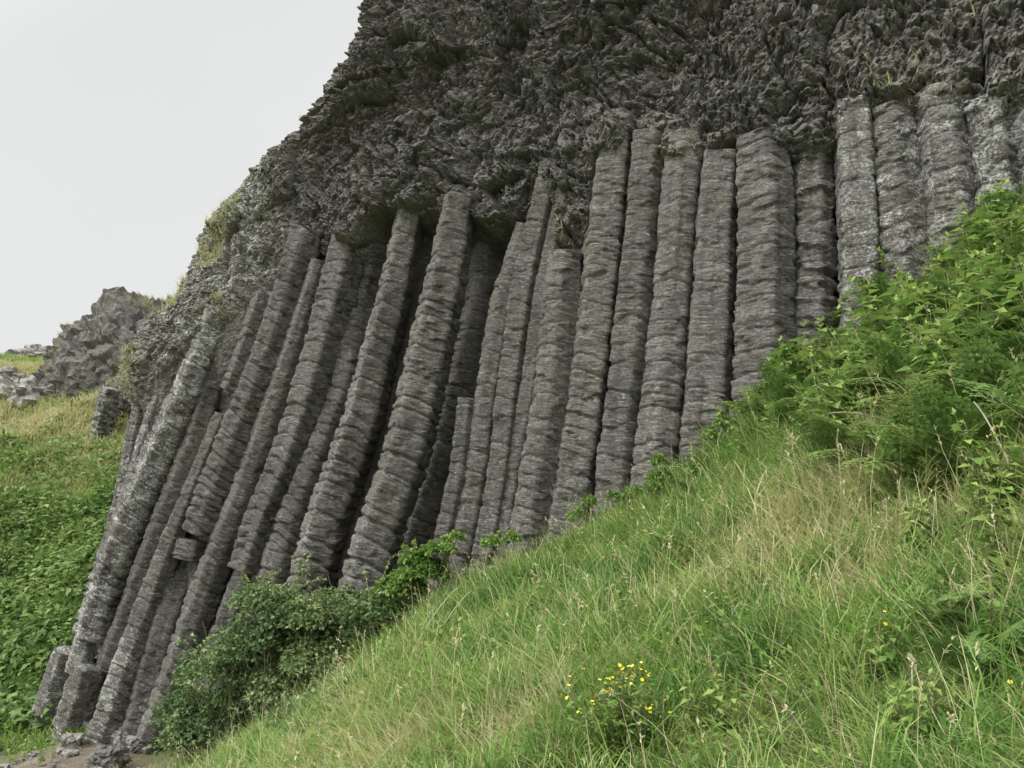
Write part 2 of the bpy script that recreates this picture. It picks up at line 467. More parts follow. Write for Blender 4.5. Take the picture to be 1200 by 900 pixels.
    if callable(lichen): lic = np.clip(lichen(S / L, TH), 0, 1.2).ravel()
    else: lic = np.full(n0, lichen + .33)
    if callable(moss): mos = np.clip(moss(S / L, TH), 0, 1).ravel()
    else: mos = np.full(n0, moss)
    lic = np.r_[lic, lic[0], lic[-1]]; mos = np.r_[mos, mos[0], mos[-1]]
    base = C[-1, :3].copy()
    V = V - base
    Q = grid_quads(nr, na, True)
    me = make_mesh(name, V, Q, tr, {'lichen': lic, 'moss': mos, 'axial': axial, 'tone': np.r_[np.clip(np.full(n0, r.uniform(.15, .88)) + .18 * (jsz[k].ravel() * .5), 0, 1), .5, .5]})
    o = obj(name, me, M_COLUMN, loc=base)
    tag(o, label, cat, group)
    return o

def lo_f(a, b, x0=.5, x1=1.): return lambda f, th: a + (b - a) * sstep(x0, x1, f)
G_FULL = 'tall basalt columns of the cliff'
G_STUB = 'broken basalt columns and drums'
G_FAR = 'small weathered columns at the cliff corner'
E_ = dict(ext=(.45, .9))
COLS = [
 # far corner cluster
 ('basalt_column', [(130, 462, 17), (123, 492, 21), (116, 530, 23)], dict(depth=29.5, lichen=.6, drum=.9, chip=2.4, ext=(.2, .6), group=G_FAR, label='short pale weathered column above the green ferns, left end of the cliff')),
 ('basalt_column', [(150, 448, 20), (142, 492, 20), (134, 536, 19)], dict(depth=30.5, lichen=.4, drum=.9, chip=2.4, ext=(.2, .6), group=G_FAR, label='small dark column second from the left end above the ferns')),
 ('basalt_column', [(178, 430, 16), (160, 500, 17), (148, 560, 16), (136, 608, 15), (118, 680, 14)], dict(off=.25, lichen=.5, drum=1., group=G_FAR, ext=(.2, .6), label='narrow blocky column third from the left, meeting the ferns')),
 ('basalt_column', [(204, 424, 17), (184, 480, 18), (168, 528, 17), (153, 575, 16), (140, 615, 15), (122, 680, 14)], dict(off=.12, lichen=.6, drum=1., group=G_FAR, ext=(.2, .6), label='narrow lichen-spotted column right against the leftmost wide column')),
 # left end
 ('basalt_column', [(252, 385, 32), (224, 460, 37), (190, 535, 41), (156, 610, 41), (125, 690, 39), (108, 744, 36)], dict(off=-.15, lichen=.62, drum=.6, ext=(.4, .05), label='wide leaning column with white lichen forming the left edge of the cliff')),
 ('broken_column', [(106, 744, 30), (100, 760, 29), (94, 780, 28)], dict(off=-.05, lichen=.75, drum=.2, ext=(0, .12), group=G_STUB, label='small lichen-covered drum between the leftmost wide column and the pale block')),
 ('broken_column', [(107, 780, 31), (98, 808, 33), (88, 842, 34)], dict(off=-.1, lichen=.45, drum=.1, rough=.4, ext=(0, .5), group=G_STUB, moss=.5, label='smooth pale grey block at the foot of the leftmost columns')),
 ('broken_column', [(79, 762, 23), (71, 788, 27), (62, 815, 28)], dict(off=.1, lichen=.55, drum=.3, ext=(0, .6), group=G_STUB, moss=.6, label='short leaning stump left of the pale grey block')),
 ('basalt_column', [(284, 330, 34), (262, 410, 32), (233, 510, 28), (204, 580, 27), (162, 690, 27), (127, 780, 24)], dict(off=.12, lichen=.2, drum=.15, rough=.6, ext=(.4, .05), label='smooth grey column second from the left edge, ending above the base')),
 ('broken_column', [(303, 368, 22), (288, 416, 24), (272, 458, 24)], dict(off=.0, lichen=.2, drum=1., ext=(.4, 0), group=G_STUB, label='blocky hanging column end with a dark hole below it')),
 ('basalt_column', [(262, 486, 20, .22), (242, 535, 20, .15), (223, 580, 20), (196, 650, 26), (172, 720, 32), (150, 780, 34), (128, 845, 36)], dict(off=.02, lichen=lo_f(.15, .95, .35, .75), drum=.4, ext=(0, .6), label='column with white lichen all over its lower half, near the pale block')),
 ('basalt_column', [(354, 300, 40), (322, 400, 38), (296, 470, 41), (266, 545, 44), (252, 580, 43), (236, 624, 41)], dict(off=-.12, lichen=.15, drum=.75, ext=(.5, 0), label='column broken off halfway down above a hanging drum and dark gap')),
 ('broken_column', [(229, 634, 37), (224, 655, 37)], dict(off=.02, lichen=.1, drum=.3, rough=.6, ext=(0, 0), group=G_STUB, label='single drum stuck in the gap under the broken-off column')),
 ('basalt_column', [(252, 600, 34, .5), (222, 660, 34, .4), (200, 725, 34, .2), (182, 785, 34), (168, 845, 36)], dict(off=.2, lichen=.25, drum=.1, rough=.5, ext=(.3, .6), label='smooth shaded lower column under the hanging drum')),
 ('basalt_column', [(368, 330, 18), (352, 385, 24), (332, 450, 28), (310, 515, 30), (287, 580, 30), (263, 640, 32), (240, 700, 36), (212, 780, 34), (182, 855, 30)], dict(off=.04, lichen=lo_f(.12, .5, .8, 1), drum=.5, ext=(.4, .6), label='long slender column just right of the hanging drum')),
 ('basalt_column', [(408, 290, 38), (396, 345, 43), (367, 450, 40), (341, 530, 38), (319, 580, 38), (303, 620, 38), (288, 668, 34)], dict(off=-.1, lichen=.12, drum=.8, ext=(.5, 0), label='column of bulging drums ending in mid air left of the bramble bush')),
 ('broken_column', [(296, 650, 26, .5), (279, 700, 28), (262, 750, 30)], dict(off=.2, lichen=.2, drum=.3, rough=.6, ext=(.2, .5), group=G_STUB, label='recessed smooth stump below the column that ends in mid air')),
 ('basalt_column', [(443, 285, 32, .35), (425, 345, 36, .35), (406, 450, 36, .2), (380, 520, 34, .12), (355, 580, 38, .05), (335, 640, 42, 0), (320, 692, 42, 0)], dict(lichen=.08, drum=.7, rough=.7, **E_, label='set-back column, smooth above and bulging below, fourth left of the shadowed recess')),
 ('basalt_column', [(477, 268, 30), (461, 350, 34), (443, 417, 38), (425, 490, 42), (394, 580, 46), (378, 630, 47), (364, 685, 47)], dict(off=-.18, lichen=.12, drum=.85, sides=5, **E_, label='bulging-drum column standing forward just left of the most prominent column')),
 ('basalt_column', [(503, 285, 24), (487, 350, 26), (468, 450, 24), (440, 540, 22), (424, 580, 20), (406, 650, 22), (398, 692, 22)], dict(off=.5, lichen=.05, drum=.3, rough=.6, **E_, label='thin dark set-back column hidden between two forward columns')),
 ('basalt_column', [(537, 248, 34), (523, 330, 42), (505, 410, 46), (489, 480, 48), (472, 550, 48), (456, 592, 48), (440, 640, 49), (427, 695, 50)], dict(off=-.42, lichen=.15, moss=.4, drum=.9, sides=5, ext=(.25, .9), label='most prominent column, standing clear of the cliff left of the shadowed recess')),
 ('basalt_column', [(580, 275, 44), (567, 350, 46), (548, 440, 52), (522, 540, 52), (500, 600, 50), (486, 660, 50)], dict(off=.62, lichen=.02, moss=.1, drum=.1, rough=.45, **E_, label='smooth dark column deep in the shadowed recess')),
 ('broken_column', [(549, 468, 24), (541, 550, 27), (528, 610, 28), (516, 668, 29)], dict(off=-.05, lichen=.2, drum=.7, ext=(0, .8), group=G_STUB, label='short column with broken flat top in front of the shadowed recess')),
 ('basalt_column', [(608, 296, 24), (591, 350, 29), (572, 467, 28), (562, 546, 31), (548, 620, 31), (537, 675, 31)], dict(off=.0, lichen=.15, moss=.55, drum=.4, **E_, label='olive-stained column bordering the shadowed recess on the right')),
 ('basalt_column', [(641, 222, 27), (614, 341, 32), (597, 467, 30), (588, 546, 29), (574, 630, 31), (565, 675, 31)], dict(off=.0, lichen=.15, moss=.6, drum=.4, **E_, label='olive-stained column second to the right of the shadowed recess')),
 ('basalt_column', [(657, 245, 20), (636, 341, 22), (620, 467, 25), (604, 546, 27), (591, 630, 29), (584, 675, 29)], dict(off=.1, lichen=lo_f(.2, .85, .75, 1), moss=.5, drum=.5, **E_, label='narrow column with white lichen streaks at its foot')),
 ('basalt_column', [(664, 296, 34), (660, 341, 43), (648, 467, 42), (634, 546, 43), (624, 610, 44), (614, 688, 44)], dict(off=-.12, lichen=lo_f(.2, .75, .8, 1), moss=.55, drum=.4, ext=(0, .8), label='column topped by a pale ledge below the rough rock')),
 ('basalt_column', [(719, 196, 44), (713, 267, 48), (705, 341, 48), (690, 467, 48), (678, 546, 49), (671, 590, 50), (660, 670, 50)], dict(off=-.05, lichen=.2, moss=.6, drum=.3, **E_, label='full-height upright column right of the pale ledge')),
 ('basalt_column', [(761, 192, 40), (756, 267, 42), (748, 341, 44), (734, 467, 44), (725, 546, 47), (717, 650, 47)], dict(off=.0, lichen=.18, moss=.45, drum=.3, **E_, label='full-height upright column second to the right of the pale ledge')),
 ('basalt_column', [(801, 192, 40), (796, 267, 42), (790, 341, 43), (778, 467, 47), (771, 530, 49), (763, 610, 49)], dict(off=.0, lichen=.18, moss=lambda f, th: .3 + .5 * sstep(.3, .05, f), drum=.3, **E_, label='upright column with a green moss cushion near its top')),
 ('basalt_column', [(845, 188, 42), (839, 267, 46), (836, 341, 48), (829, 467, 54), (823, 570, 56)], dict(off=-.02, lichen=.2, moss=.25, drum=.25, sides=5, ext=(.06, .9), label='wide grey column right of the one with the moss cushion')),
 ('basalt_column', [(893, 166, 50), (897, 220, 58), (898, 300, 59), (896, 420, 63), (891, 530, 65)], dict(off=-.15, lichen=lo_f(.3, .72, .4, .9), moss=.4, drum=.4, sides=5, ext=(.06, .9), label='widest column, two faces in view, with lichen spots low down')),
 ('basalt_column', [(951, 156, 42), (952, 220, 48), (952, 330, 50), (949, 400, 50), (946, 480, 50)], dict(off=.2, lichen=.28, moss=.35, drum=.6, chip=2.2, ext=(.06, .9), label='broken blocky column set back right of the widest column')),
 ('basalt_column', [(1000, 128, 40), (1004, 180, 43), (1008, 280, 46), (1010, 350, 46), (1010, 440, 46)], dict(off=.02, lichen=.60, moss=.4, drum=.4, ext=(.06, .9), label='column speckled all over with white lichen, third from the right end')),
 ('basalt_column', [(1044, 133, 40), (1051, 180, 50), (1058, 240, 54), (1062, 300, 54), (1064, 380, 54)], dict(off=.05, lichen=.54, moss=.5, drum=.5, chip=1.6, ext=(.06, .9), label='lichen-spotted chipped column with a brown patch just above the bracken')),
 ('basalt_column', [(1100, 112, 48), (1107, 170, 56), (1114, 220, 58), (1119, 310, 58)], dict(off=.02, lichen=.56, moss=.35, drum=.4, ext=(.06, .9), label='lichen-spotted column beside the jointed blocks at the right end')),
 ('basalt_column', [(1156, 128, 52), (1167, 190, 56), (1174, 280, 56)], dict(off=.0, lichen=.72, moss=.4, drum=.9, chip=2., ext=(.06, .9), label='blocky whitened column with a slanting dark crack at right end')),
 ('basalt_column', [(1208, 118, 54), (1218, 180, 56), (1226, 270, 56)], dict(off=.0, lichen=.72, moss=.4, drum=.9, chip=2., ext=(.06, .9), label='last blocky column, cut by the right edge of the photo')),
]
for i, (nm, pts, kw) in enumerate(COLS):
    kw.setdefault('group', G_FULL)
    build_column(nm, pts, seed=i * 13 + 5, sides=kw.pop('sides', 5 + (i * 7) % 3), **kw)

# ------------------------------------------------------------------ loose rocks and the outcrop
def build_rock(name, c, size, seed, mat, label, cat, group=None, lichen=.3, moss=.3, rot=0, n=40, sharp=1., fr=1.):
    th = np.linspace(0, PI, n)[:, None]; ph = np.linspace(0, 2 * PI, 2 * n, endpoint=False)[None]
    d = np.stack([np.sin(th) * np.cos(ph), np.sin(th) * np.sin(ph), np.cos(th) + 0 * ph], -1).reshape(-1, 3)
    if fr < 1.5: d = np.sign(d) * np.abs(d) ** .75
    if fr < 1.5: d /= np.max(np.abs(d) * .55 + np.linalg.norm(d, axis=1)[:, None] * .45, axis=1)[:, None]
    sz = np.array(size)
    so = seed * 1.7
    P = d * sz
    m = float(sz.mean())
    r1, t1, _ = worley(P / m * 1.6 * fr + so, seed); r2, t2, _ = worley(P / m * 4 * fr + so, seed + 1)
    dsp = sharp * (.30 * (r1 - .5) + .35 * t1 + .12 * (r2 - .5) + .15 * t2) + .06 * fbm(P / m * 9 + so, 3, seed + 2) + .2 * fbm(P / m * 1.2 + so, 2, seed + 4) + (.06 * fbm(P / m * 4 + so, 3, seed + 5) if fr > 1.5 else 0)
    P = P * (1 + dsp[:, None])
    ca, sa = math.cos(rot), math.sin(rot)
    P = np.stack([P[:, 0] * ca - P[:, 1] * sa, P[:, 0] * sa + P[:, 1] * ca, P[:, 2]], -1)
    nv = len(P)
    me = make_mesh(name, P, grid_quads(n, 2 * n, True), attrs={'lichen': np.full(nv, lichen), 'moss': np.full(nv, moss), 'tone': np.clip((.2 if name == 'rock_outcrop' else .55) + .5 * (r2 - .5), 0, 1)}, smooth=False)
    if name == 'rock_outcrop': OUTCROP.append(P + np.array(c))
    return tag(obj(name, me, mat, loc=c), label, cat, group)
OUTCROP = []
def at_depth(px, py, s): return ray(px, py) * s
build_rock('rock_outcrop', at_depth(220, 507, 37), (5.9, 3.6, 5.9), 3, M_CLIFF, 'craggy grey outcrop standing behind the left end of the cliff', 'rock outcrop', None, .6, .35, .3, 280, .2, 6.)
build_rock('rock_outcrop', at_depth(100, 500, 42), (2.6, 1.6, 3.0), 9, M_CLIFF, 'lower ragged rock spur on the grass left of the bigger outcrop', 'rock outcrop', None, .65, .35, -.4, 200, .25, 5.)
build_rock('rock_outcrop', at_depth(143, 505, 31.5), (1.0, .9, 2.1), 17, M_CLIFF, 'small broken crag just behind the two short columns above the ferns', 'rock outcrop', None, .45, .5, .2, 90, .25, 3.)
for k, (px, py, w, h, lb) in enumerate([
    (124, 890, 34, 26, 'rounded dark grey boulder beside the brown earth path'),
    (178, 850, 20, 26, 'pale lichen-crusted stone at the foot of the columns beside the bush'),
    (165, 872, 26, 16, 'low stone between the dark boulder and the bramble bush'),
    (112, 852, 26, 16, 'angular block of broken column lying in front of the pale block'),
    (146, 862, 22, 16, 'broken block lying at the foot of the lichen-covered column'),
    (84, 868, 18, 12, 'smaller flat stone on the earth below the pale block'),
    (50, 838, 18, 12, 'small stone in the grass left of the pale grey block')]):
    g = ground_hit(px, py + h * .4); s = np.linalg.norm(g) * .95
    build_rock('boulder', g + np.array([0, 0, h * s / F * .3]), (w * s / F / 2, w * s / F / 2, h * s / F / 2), 30 + k, M_STONE if k else M_CLIFF, lb, 'boulder', 'stones by the path', .75 if k == 1 else .3, .3, k, 34)
rp = random.Random(19)
for k in range(22):
    g = ground_hit(rp.uniform(-15, 175), rp.uniform(868, 915))
    if g is None: continue
    sz = rp.uniform(.04, .13)
    build_rock('stone', g + np.array([0, 0, sz * .2]), (sz, sz * .8, sz * .6), 130 + k, M_STONE, 'small loose stone lying on the brown earth path', 'stone', 'loose stones on the path', .2, .2, k, 14)
rr_ = random.Random(4)
nb = 0
for k in range(60):
    px = rr_.uniform(-20, 110); py = rr_.choice([rr_.uniform(400, 428), rr_.uniform(440, 475)])
    if py > 470 - px * .35 and px > 50: continue
    g = ground_hit(px, py)
    if g is None or g[1] < 34: continue
    sz = rr_.uniform(.35, 1.0)
    build_rock('boulder', g, (sz, sz * .8, sz * .6), 60 + k, M_STONE, 'pale weathered rock in the scatter below the far ridge', 'boulder', 'pale rocks below the far ridge', .7, .4, k, 18, 1.3)
    nb += 1

# ------------------------------------------------------------------ leaves, blades
def blades(base, length, width, lean_dir, bend, tint, up=None):
    """N grass blades of seven vertices each."""
    n = len(base)
    up = np.tile([0, 0, 1.], (n, 1)) if up is None else up
    ld = np.stack([np.cos(lean_dir), np.sin(lean_dir), 0 * lean_dir], -1)
    wr = lean_dir + PI / 2 + rng.normal(0, .5, n)
    wd = np.stack([np.cos(wr), np.sin(wr), 0 * wr], -1)
    V = np.zeros((n, 7, 3)); tn = np.zeros((n, 7))
    for k, t in enumerate((0, .38, .74, 1.)):
        c = base + up * (length * (t - .45 * bend * t * t))[:, None] + ld * (length * bend * (t ** 1.9) * .9)[:, None]
        w = width * (1 - t ** 2 * .75) * .5
        if k < 3:
            V[:, 2 * k] = c - wd * w[:, None]; V[:, 2 * k + 1] = c + wd * w[:, None]; tn[:, 2 * k] = tn[:, 2 * k + 1] = tint
        else:
            V[:, 6] = c; tn[:, 6] = tint + .08
    i = np.arange(n)[:, None] * 7
    Q = np.concatenate([i + np.array([0, 1, 3, 2]), i + np.array([2, 3, 5, 4])])
    Tr = i + np.array([4, 5, 6])
    return V.reshape(-1, 3), Q, Tr, np.clip(tn.ravel(), 0, 1)
def cat_meshes(parts):
    V, Q, Tr, A = [], [], [], []; o = 0
    for v, q, t, a in parts:
        V.append(v); A.append(a)
        if q is not None: Q.append(q + o)
        if t is not None: Tr.append(t + o)
        o += len(v)
    return np.concatenate(V), (np.concatenate(Q) if Q else None), (np.concatenate(Tr) if Tr else None), np.concatenate(A)
def leaves(base, dirv, size, aspect, tint, nrm=None, fold=.25):
    """N folded leaves of five vertices: base, left, right, mid rib, tip"""
    n = len(base)
    d = dirv / np.linalg.norm(dirv, axis=1)[:, None]
    nn = nrm if nrm is not None else np.tile([0, 0, 1.], (n, 1)) + rng.normal(0, .45, (n, 3))
    side = np.cross(d, nn); side /= np.linalg.norm(side, axis=1)[:, None] + 1e-9
    upv = np.cross(side, d)
    sz = np.asarray(size)[:, None]
    V = np.zeros((n, 5, 3))
    V[:, 0] = base
    V[:, 1] = base + d * sz * .42 - side * sz * aspect * .5 + upv * sz * fold * .3
    V[:, 2] = base + d * sz * .42 + side * sz * aspect * .5 + upv * sz * fold * .3
    V[:, 3] = base + d * sz * .5
    V[:, 4] = base + d * sz - upv * sz * fold * .6
    i = np.arange(n)[:, None] * 5
    Tr = np.concatenate([i + np.array(a) for a in ((0, 3, 1), (0, 2, 3), (1, 3, 4), (3, 2, 4))])
    return V.reshape(-1, 3), None, Tr, np.repeat(np.clip(tint, 0, 1), 5)
def tubes(paths, r0, r1, tint, n=5):
    parts = []
    for p, a, b, tn in zip(paths, r0, r1, tint):
        p = np.asarray(p, float); m = len(p)
        d = np.gradient(p, axis=0); d /= np.linalg.norm(d, axis=1)[:, None] + 1e-9
        ref = np.array([.3, .9, .2]); e = np.cross(d, ref); e /= np.linalg.norm(e, axis=1)[:, None]; f = np.cross(d, e)
        th = np.linspace(0, 2 * PI, n, endpoint=False)
        rad = np.linspace(a, b, m)[:, None, None]
        V = p[:, None] + rad * (np.cos(th)[None, :, None] * e[:, None] + np.sin(th)[None, :, None] * f[:, None])
        parts.append((V.reshape(-1, 3), grid_quads(m, n, True), None, np.full(m * n, tn)))
    return cat_meshes(parts)
def mk(name, m, mat, parent=None, loc=None, smooth=True):
    V, Q, Tr, A = m
    return obj(name, make_mesh(name, V, Q, Tr, {'tint': A}, smooth), mat, parent, loc)

# ------------------------------------------------------------------ grass on the near slope
def patch(px, py, r):
    g = ground_hit(px, py); return (g[0], g[1], r * np.linalg.norm(g) / F)
TAN = [patch(880, 640, 110), patch(960, 640, 90), patch(1110, 600, 90), patch(1000, 560, 60), patch(1000, 700, 60), patch(1130, 500, 60), patch(950, 580, 50), patch(620, 850, 60), patch(1170, 690, 50), patch(460, 900, 60), patch(340, 890, 50)]
LUSH = [patch(800, 560, 70), patch(700, 620, 60), patch(860, 560, 60), patch(1140, 720, 60), patch(860, 800, 60), patch(740, 870, 70), patch(560, 650, 60)]
def field(x, y, L):
    f = np.zeros_like(x)
    for a, b, r in L: f = np.maximum(f, np.exp(-((x - a) ** 2 + (y - b) ** 2) / (r * r)))
    return f
def near_grass():
    n = 450000
    ang = rng.uniform(-.66, 1.0, n)
    r = .75 + 15.7 * rng.uniform(0, 1, n) ** .62
    x, y = r * np.sin(ang), r * np.cos(ang)
    yb = 12.9 - .52 * x
    z = height(x, y)
    p = np.stack([x, y, 0 * x], -1)
    pathm = sstep(-4.9, -6.2, x + .4 * fbm(p * .9, 2, 77)) * (y > 9)
    keep = (y < yb + .1) & (rng.uniform(0, 1, n) > pathm * .93) & (rng.uniform(0, 1, n) < np.clip(r / 3.5, .55, 1))
    tuft = fbm(p * 2.2, 2, 88)
    keep &= rng.uniform(-.8, .32, n) < tuft
    x, y, z, r, p, tuft = x[keep], y[keep], z[keep], r[keep], p[keep], tuft[keep]
    n = len(x)
    tan, lush = field(x, y, TAN), field(x, y, LUSH)
    nz = fbm(p * .8, 3, 90); nz2 = fbm(p * 3.1, 2, 91)
    tint = .26 + .46 * nz + .34 * nz2 + .45 * tan - .24 * lush + rng.normal(0, .13, n)
    dry = rng.uniform(0, 1, n) < (.07 + .45 * tan)
    tint = np.where(dry, rng.uniform(.75, 1, n), tint)
    ln = (rng.uniform(.12, .34, n) + .12 * np.clip(tuft, 0, 1)) * np.clip(.45 + r / 9, .5, 1.15) * (1 - .25 * tan)
    wd = rng.uniform(.0035, .0095, n) * np.clip(.6 + r / 6.5, .7, 2.3)
    hd = PI * 1.12 + 3.2 * fbm(p * 1.3, 2, 95) + rng.normal(0, 1.3, n)       # tangled, on the whole swept downhill
    bend = np.clip(rng.normal(.75, .32, n), .1, 1.25)
    tilt = np.stack([rng.normal(-.15, .35, n), rng.normal(-.1, .35, n), np.ones(n)], -1); tilt /= np.linalg.norm(tilt, axis=1)[:, None]
    parts = [blades(np.stack([x, y, z - .03], -1), ln, wd, hd, bend, tint, tilt)]
    # long arching blades, single and in sheaves, lighter than the sward
    k = rng.choice(n, 2600, replace=False); m_ = 7
    kk = np.repeat(k, m_); q = len(kk)
    bx, by = x[kk] + rng.normal(0, .035, q), y[kk] + rng.normal(0, .035, q); rr = r[kk]
    hd = np.repeat(rng.uniform(0, 2 * PI, len(k)), m_) + rng.normal(0, .7, q)
    tn = np.repeat(.32 + .25 * rng.uniform(0, 1, len(k)) + .3 * tan[k], m_) + rng.normal(0, .1, q)
    parts.append(blades(np.stack([bx, by, height(bx, by)], -1), rng.uniform(.28, .62, q) * np.clip(.4 + rr / 9, .45, 1.1), rng.uniform(.005, .011, q) * np.clip(.5 + rr / 11, .55, 1.3), hd, np.clip(rng.normal(.85, .22, q), .2, 1.25), tn))
    # thatch: short dead and green blades lying matted near the soil
    k = rng.choice(n, 130000, replace=True); q = len(k)
    bx, by = x[k] + rng.normal(0, .12, q), y[k] + rng.normal(0, .12, q)
    ok = by < 12.9 - .52 * bx; k, bx, by = k[ok], bx[ok], by[ok]; q = len(k)
    tl = np.stack([rng.normal(0, .9, q), rng.normal(0, .9, q), np.full(q, .7)], -1); tl /= np.linalg.norm(tl, axis=1)[:, None]
    parts.append(blades(np.stack([bx, by, height(bx, by)], -1), rng.uniform(.08, .22, q), rng.uniform(.004, .009, q) * np.clip(.6 + r[k] / 6.5, .7, 2.2), rng.uniform(0, 6.3, q), np.clip(rng.normal(.9, .3, q), .2, 1.3), np.where(rng.uniform(0, 1, q) < .45, rng.uniform(.6, .95, q), rng.uniform(.05, .5, q)), tl))
    # bleached stalks standing among them
    k = rng.choice(n, 5200, replace=False); q = len(k)
    tl = np.stack([rng.normal(-.1, .35, q), rng.normal(0, .3, q), np.ones(q)], -1); tl /= np.linalg.norm(tl, axis=1)[:, None]
    parts.append(blades(np.stack([x[k], y[k], z[k]], -1), rng.uniform(.3, .65, q) * np.clip(.4 + r[k] / 9, .45, 1.1), rng.uniform(.0025, .0045, q) * np.clip(.5 + r[k] / 7, .55, 1.8), rng.uniform(0, 6.3, q), np.clip(rng.normal(.4, .25, q), .05, 1), rng.uniform(.78, 1, q), tl))
    tag(mk('grass', cat_meshes(parts), M_GRASS), 'long tangled grass covering the near slope', 'grass', kind='stuff')
    # seeding grasses: fine stalks with a loose tawny head
    k = rng.choice(n, 2600, replace=False); k = k[rng.uniform(0, 1, len(k)) < .35 + .65 * tan[k]]; q = len(k)
    tl = np.stack([rng.normal(-.12, .25, q), rng.normal(0, .22, q), np.ones(q)], -1); tl /= np.linalg.norm(tl, axis=1)[:, None]
    sc = np.clip(.4 + r[k] / 9, .42, 1.1)
    bV, bQ, bT, bA = blades(np.stack([x[k], y[k], z[k]], -1), rng.uniform(.4, .72, q) * sc, np.full(q, .0035) * np.clip(.5 + r[k] / 7, .55, 1.8), rng.uniform(0, 6.3, q), np.clip(rng.normal(.4, .2, q), .05, .9), rng.uniform(.7, .95, q), tl)
    tip = bV.reshape(-1, 7, 3)[:, 6]; dn = tip - bV.reshape(-1, 7, 3)[:, 4]; dn /= np.linalg.norm(dn, axis=1)[:, None]
    hs = 9; T_ = np.repeat(tip, hs, 0); D_ = np.repeat(dn, hs, 0); S_ = np.repeat(sc, hs)
    off_ = rng.uniform(-.11, .01, q * hs) * S_
    hl = leaves(T_ + D_ * off_[:, None], D_ + rng.normal(0, .35, (q * hs, 3)), rng.uniform(.02, .045, q * hs) * S_, .3, np.repeat(rng.uniform(.68, .98, q), hs))
    tag(mk('seeding_grass', cat_meshes([(bV, bQ, bT, bA), hl]), M_GRASS), 'tawny seeding grass standing above the turf of the near slope', 'grass', kind='stuff')
    # small broad leaves in the sward
    k = rng.choice(n, 60000, replace=False)
    k = k[rng.uniform(0, 1, len(k)) < np.clip(.12 + .9 * lush[k] + .5 * np.clip(nz[k], 0, 1) - .5 * tan[k], 0, 1)]
    q = len(k)
    m = leaves(np.stack([x[k], y[k], z[k] + rng.uniform(.04, .24, q) * np.clip(.4 + r[k] / 9, .4, 1.1)], -1), rng.normal(0, 1, (q, 3)) * np.array([1, 1, .35]), rng.uniform(.025, .065, q) * np.clip(.5 + r[k] / 10, .5, 1.3), .5, .4 + .3 * nz2[k] + rng.normal(0, .16, q))
    tag(mk('ground_herbs', m, M_HERB), 'small broad leaves growing through the grass of the near slope', 'herbs', kind='stuff')
near_grass()

def hill_grass():
    n = 200000
    ang = rng.uniform(-.72, -.26, n); r = 15.5 + 42 * rng.uniform(0, 1, n) ** .8
    x, y = r * np.sin(ang), r * np.cos(ang)
    keep = (y > 17.0) & (x < -7.5)
    x, y, r = x[keep], y[keep], r[keep]; n = len(x)
    p = np.stack([x, y, 0 * x], -1); z = height(x, y)
    nz = fbm(p * .35, 3, 120); d = y - 17.3
    tint = .48 + .3 * nz + rng.normal(0, .1, n) + .24 * sstep(7, 13, d) - .1 * sstep(22, 26, d)
    low = sstep(3, .5, d)
    ok = rng.uniform(0, 1, n) > low * .35
    k = ok
    m = blades(np.stack([x, y, z - .04], -1)[k], rng.uniform(.25, .6, n)[k] * (1 - .2 * low[k]), rng.uniform(.02, .045, n)[k] * (r[k] / 25), rng.uniform(0, 6.3, n)[k], np.clip(rng.normal(.7, .25, n), .1, 1.2)[k], tint[k])
    tag(mk('hill_grass', m, M_GRASS), 'pale rough grass on the hillside beyond the columns', 'grass', kind='stuff')
hill_grass()

def cliff_grass():
    P, lf, up = CLIFF_PTS['P'], CLIFF_PTS['leftface'], CLIFF_PTS['up']
    rel, u = CLIFF_PTS['rel'], CLIFF_PTS['u']
    Pf = P.reshape(-1, 3)
    nz = fbm(Pf * np.array([.8, .8, .8]), 3, 140)
    w = (lf * up).ravel() * sstep(.08, .3, nz) * (Pf[:, 2] > 3.2)
    w2 = np.exp(-((u.ravel() - 6.2) / 1.2) ** 2 - ((rel.ravel() - .1) / .35) ** 2) * .25 + sstep(9.5, 11.5, u.ravel()) * np.exp(-((rel.ravel() - .5) / .5) ** 2) * sstep(0, .3, nz) * .5
    w = w + w2
    sel = np.where(rng.uniform(0, 1, len(w)) < w * .30)[0]
    b = Pf[sel]
    oc = np.concatenate(OUTCROP)
    ok = (sstep(.0, .3, fbm(oc * .9, 3, 141)) * .3 > rng.uniform(0, 1, len(oc))) & (oc[:, 2] > height(oc[:, 0], oc[:, 1]))
    b = np.concatenate([b, oc[ok]]); n = len(b)
    m = blades(b, rng.uniform(.08, .24, n), rng.uniform(.012, .024, n), rng.uniform(PI, 2 * PI, n), np.clip(rng.normal(.8, .2, n), .2, 1.2), np.clip(rng.normal(.74, .14, n), 0, 1))
    tag(mk('cliff_grass', m, M_GRASS), 'dry tufts of grass on ledges of the cliff', 'grass', kind='stuff')
cliff_grass()

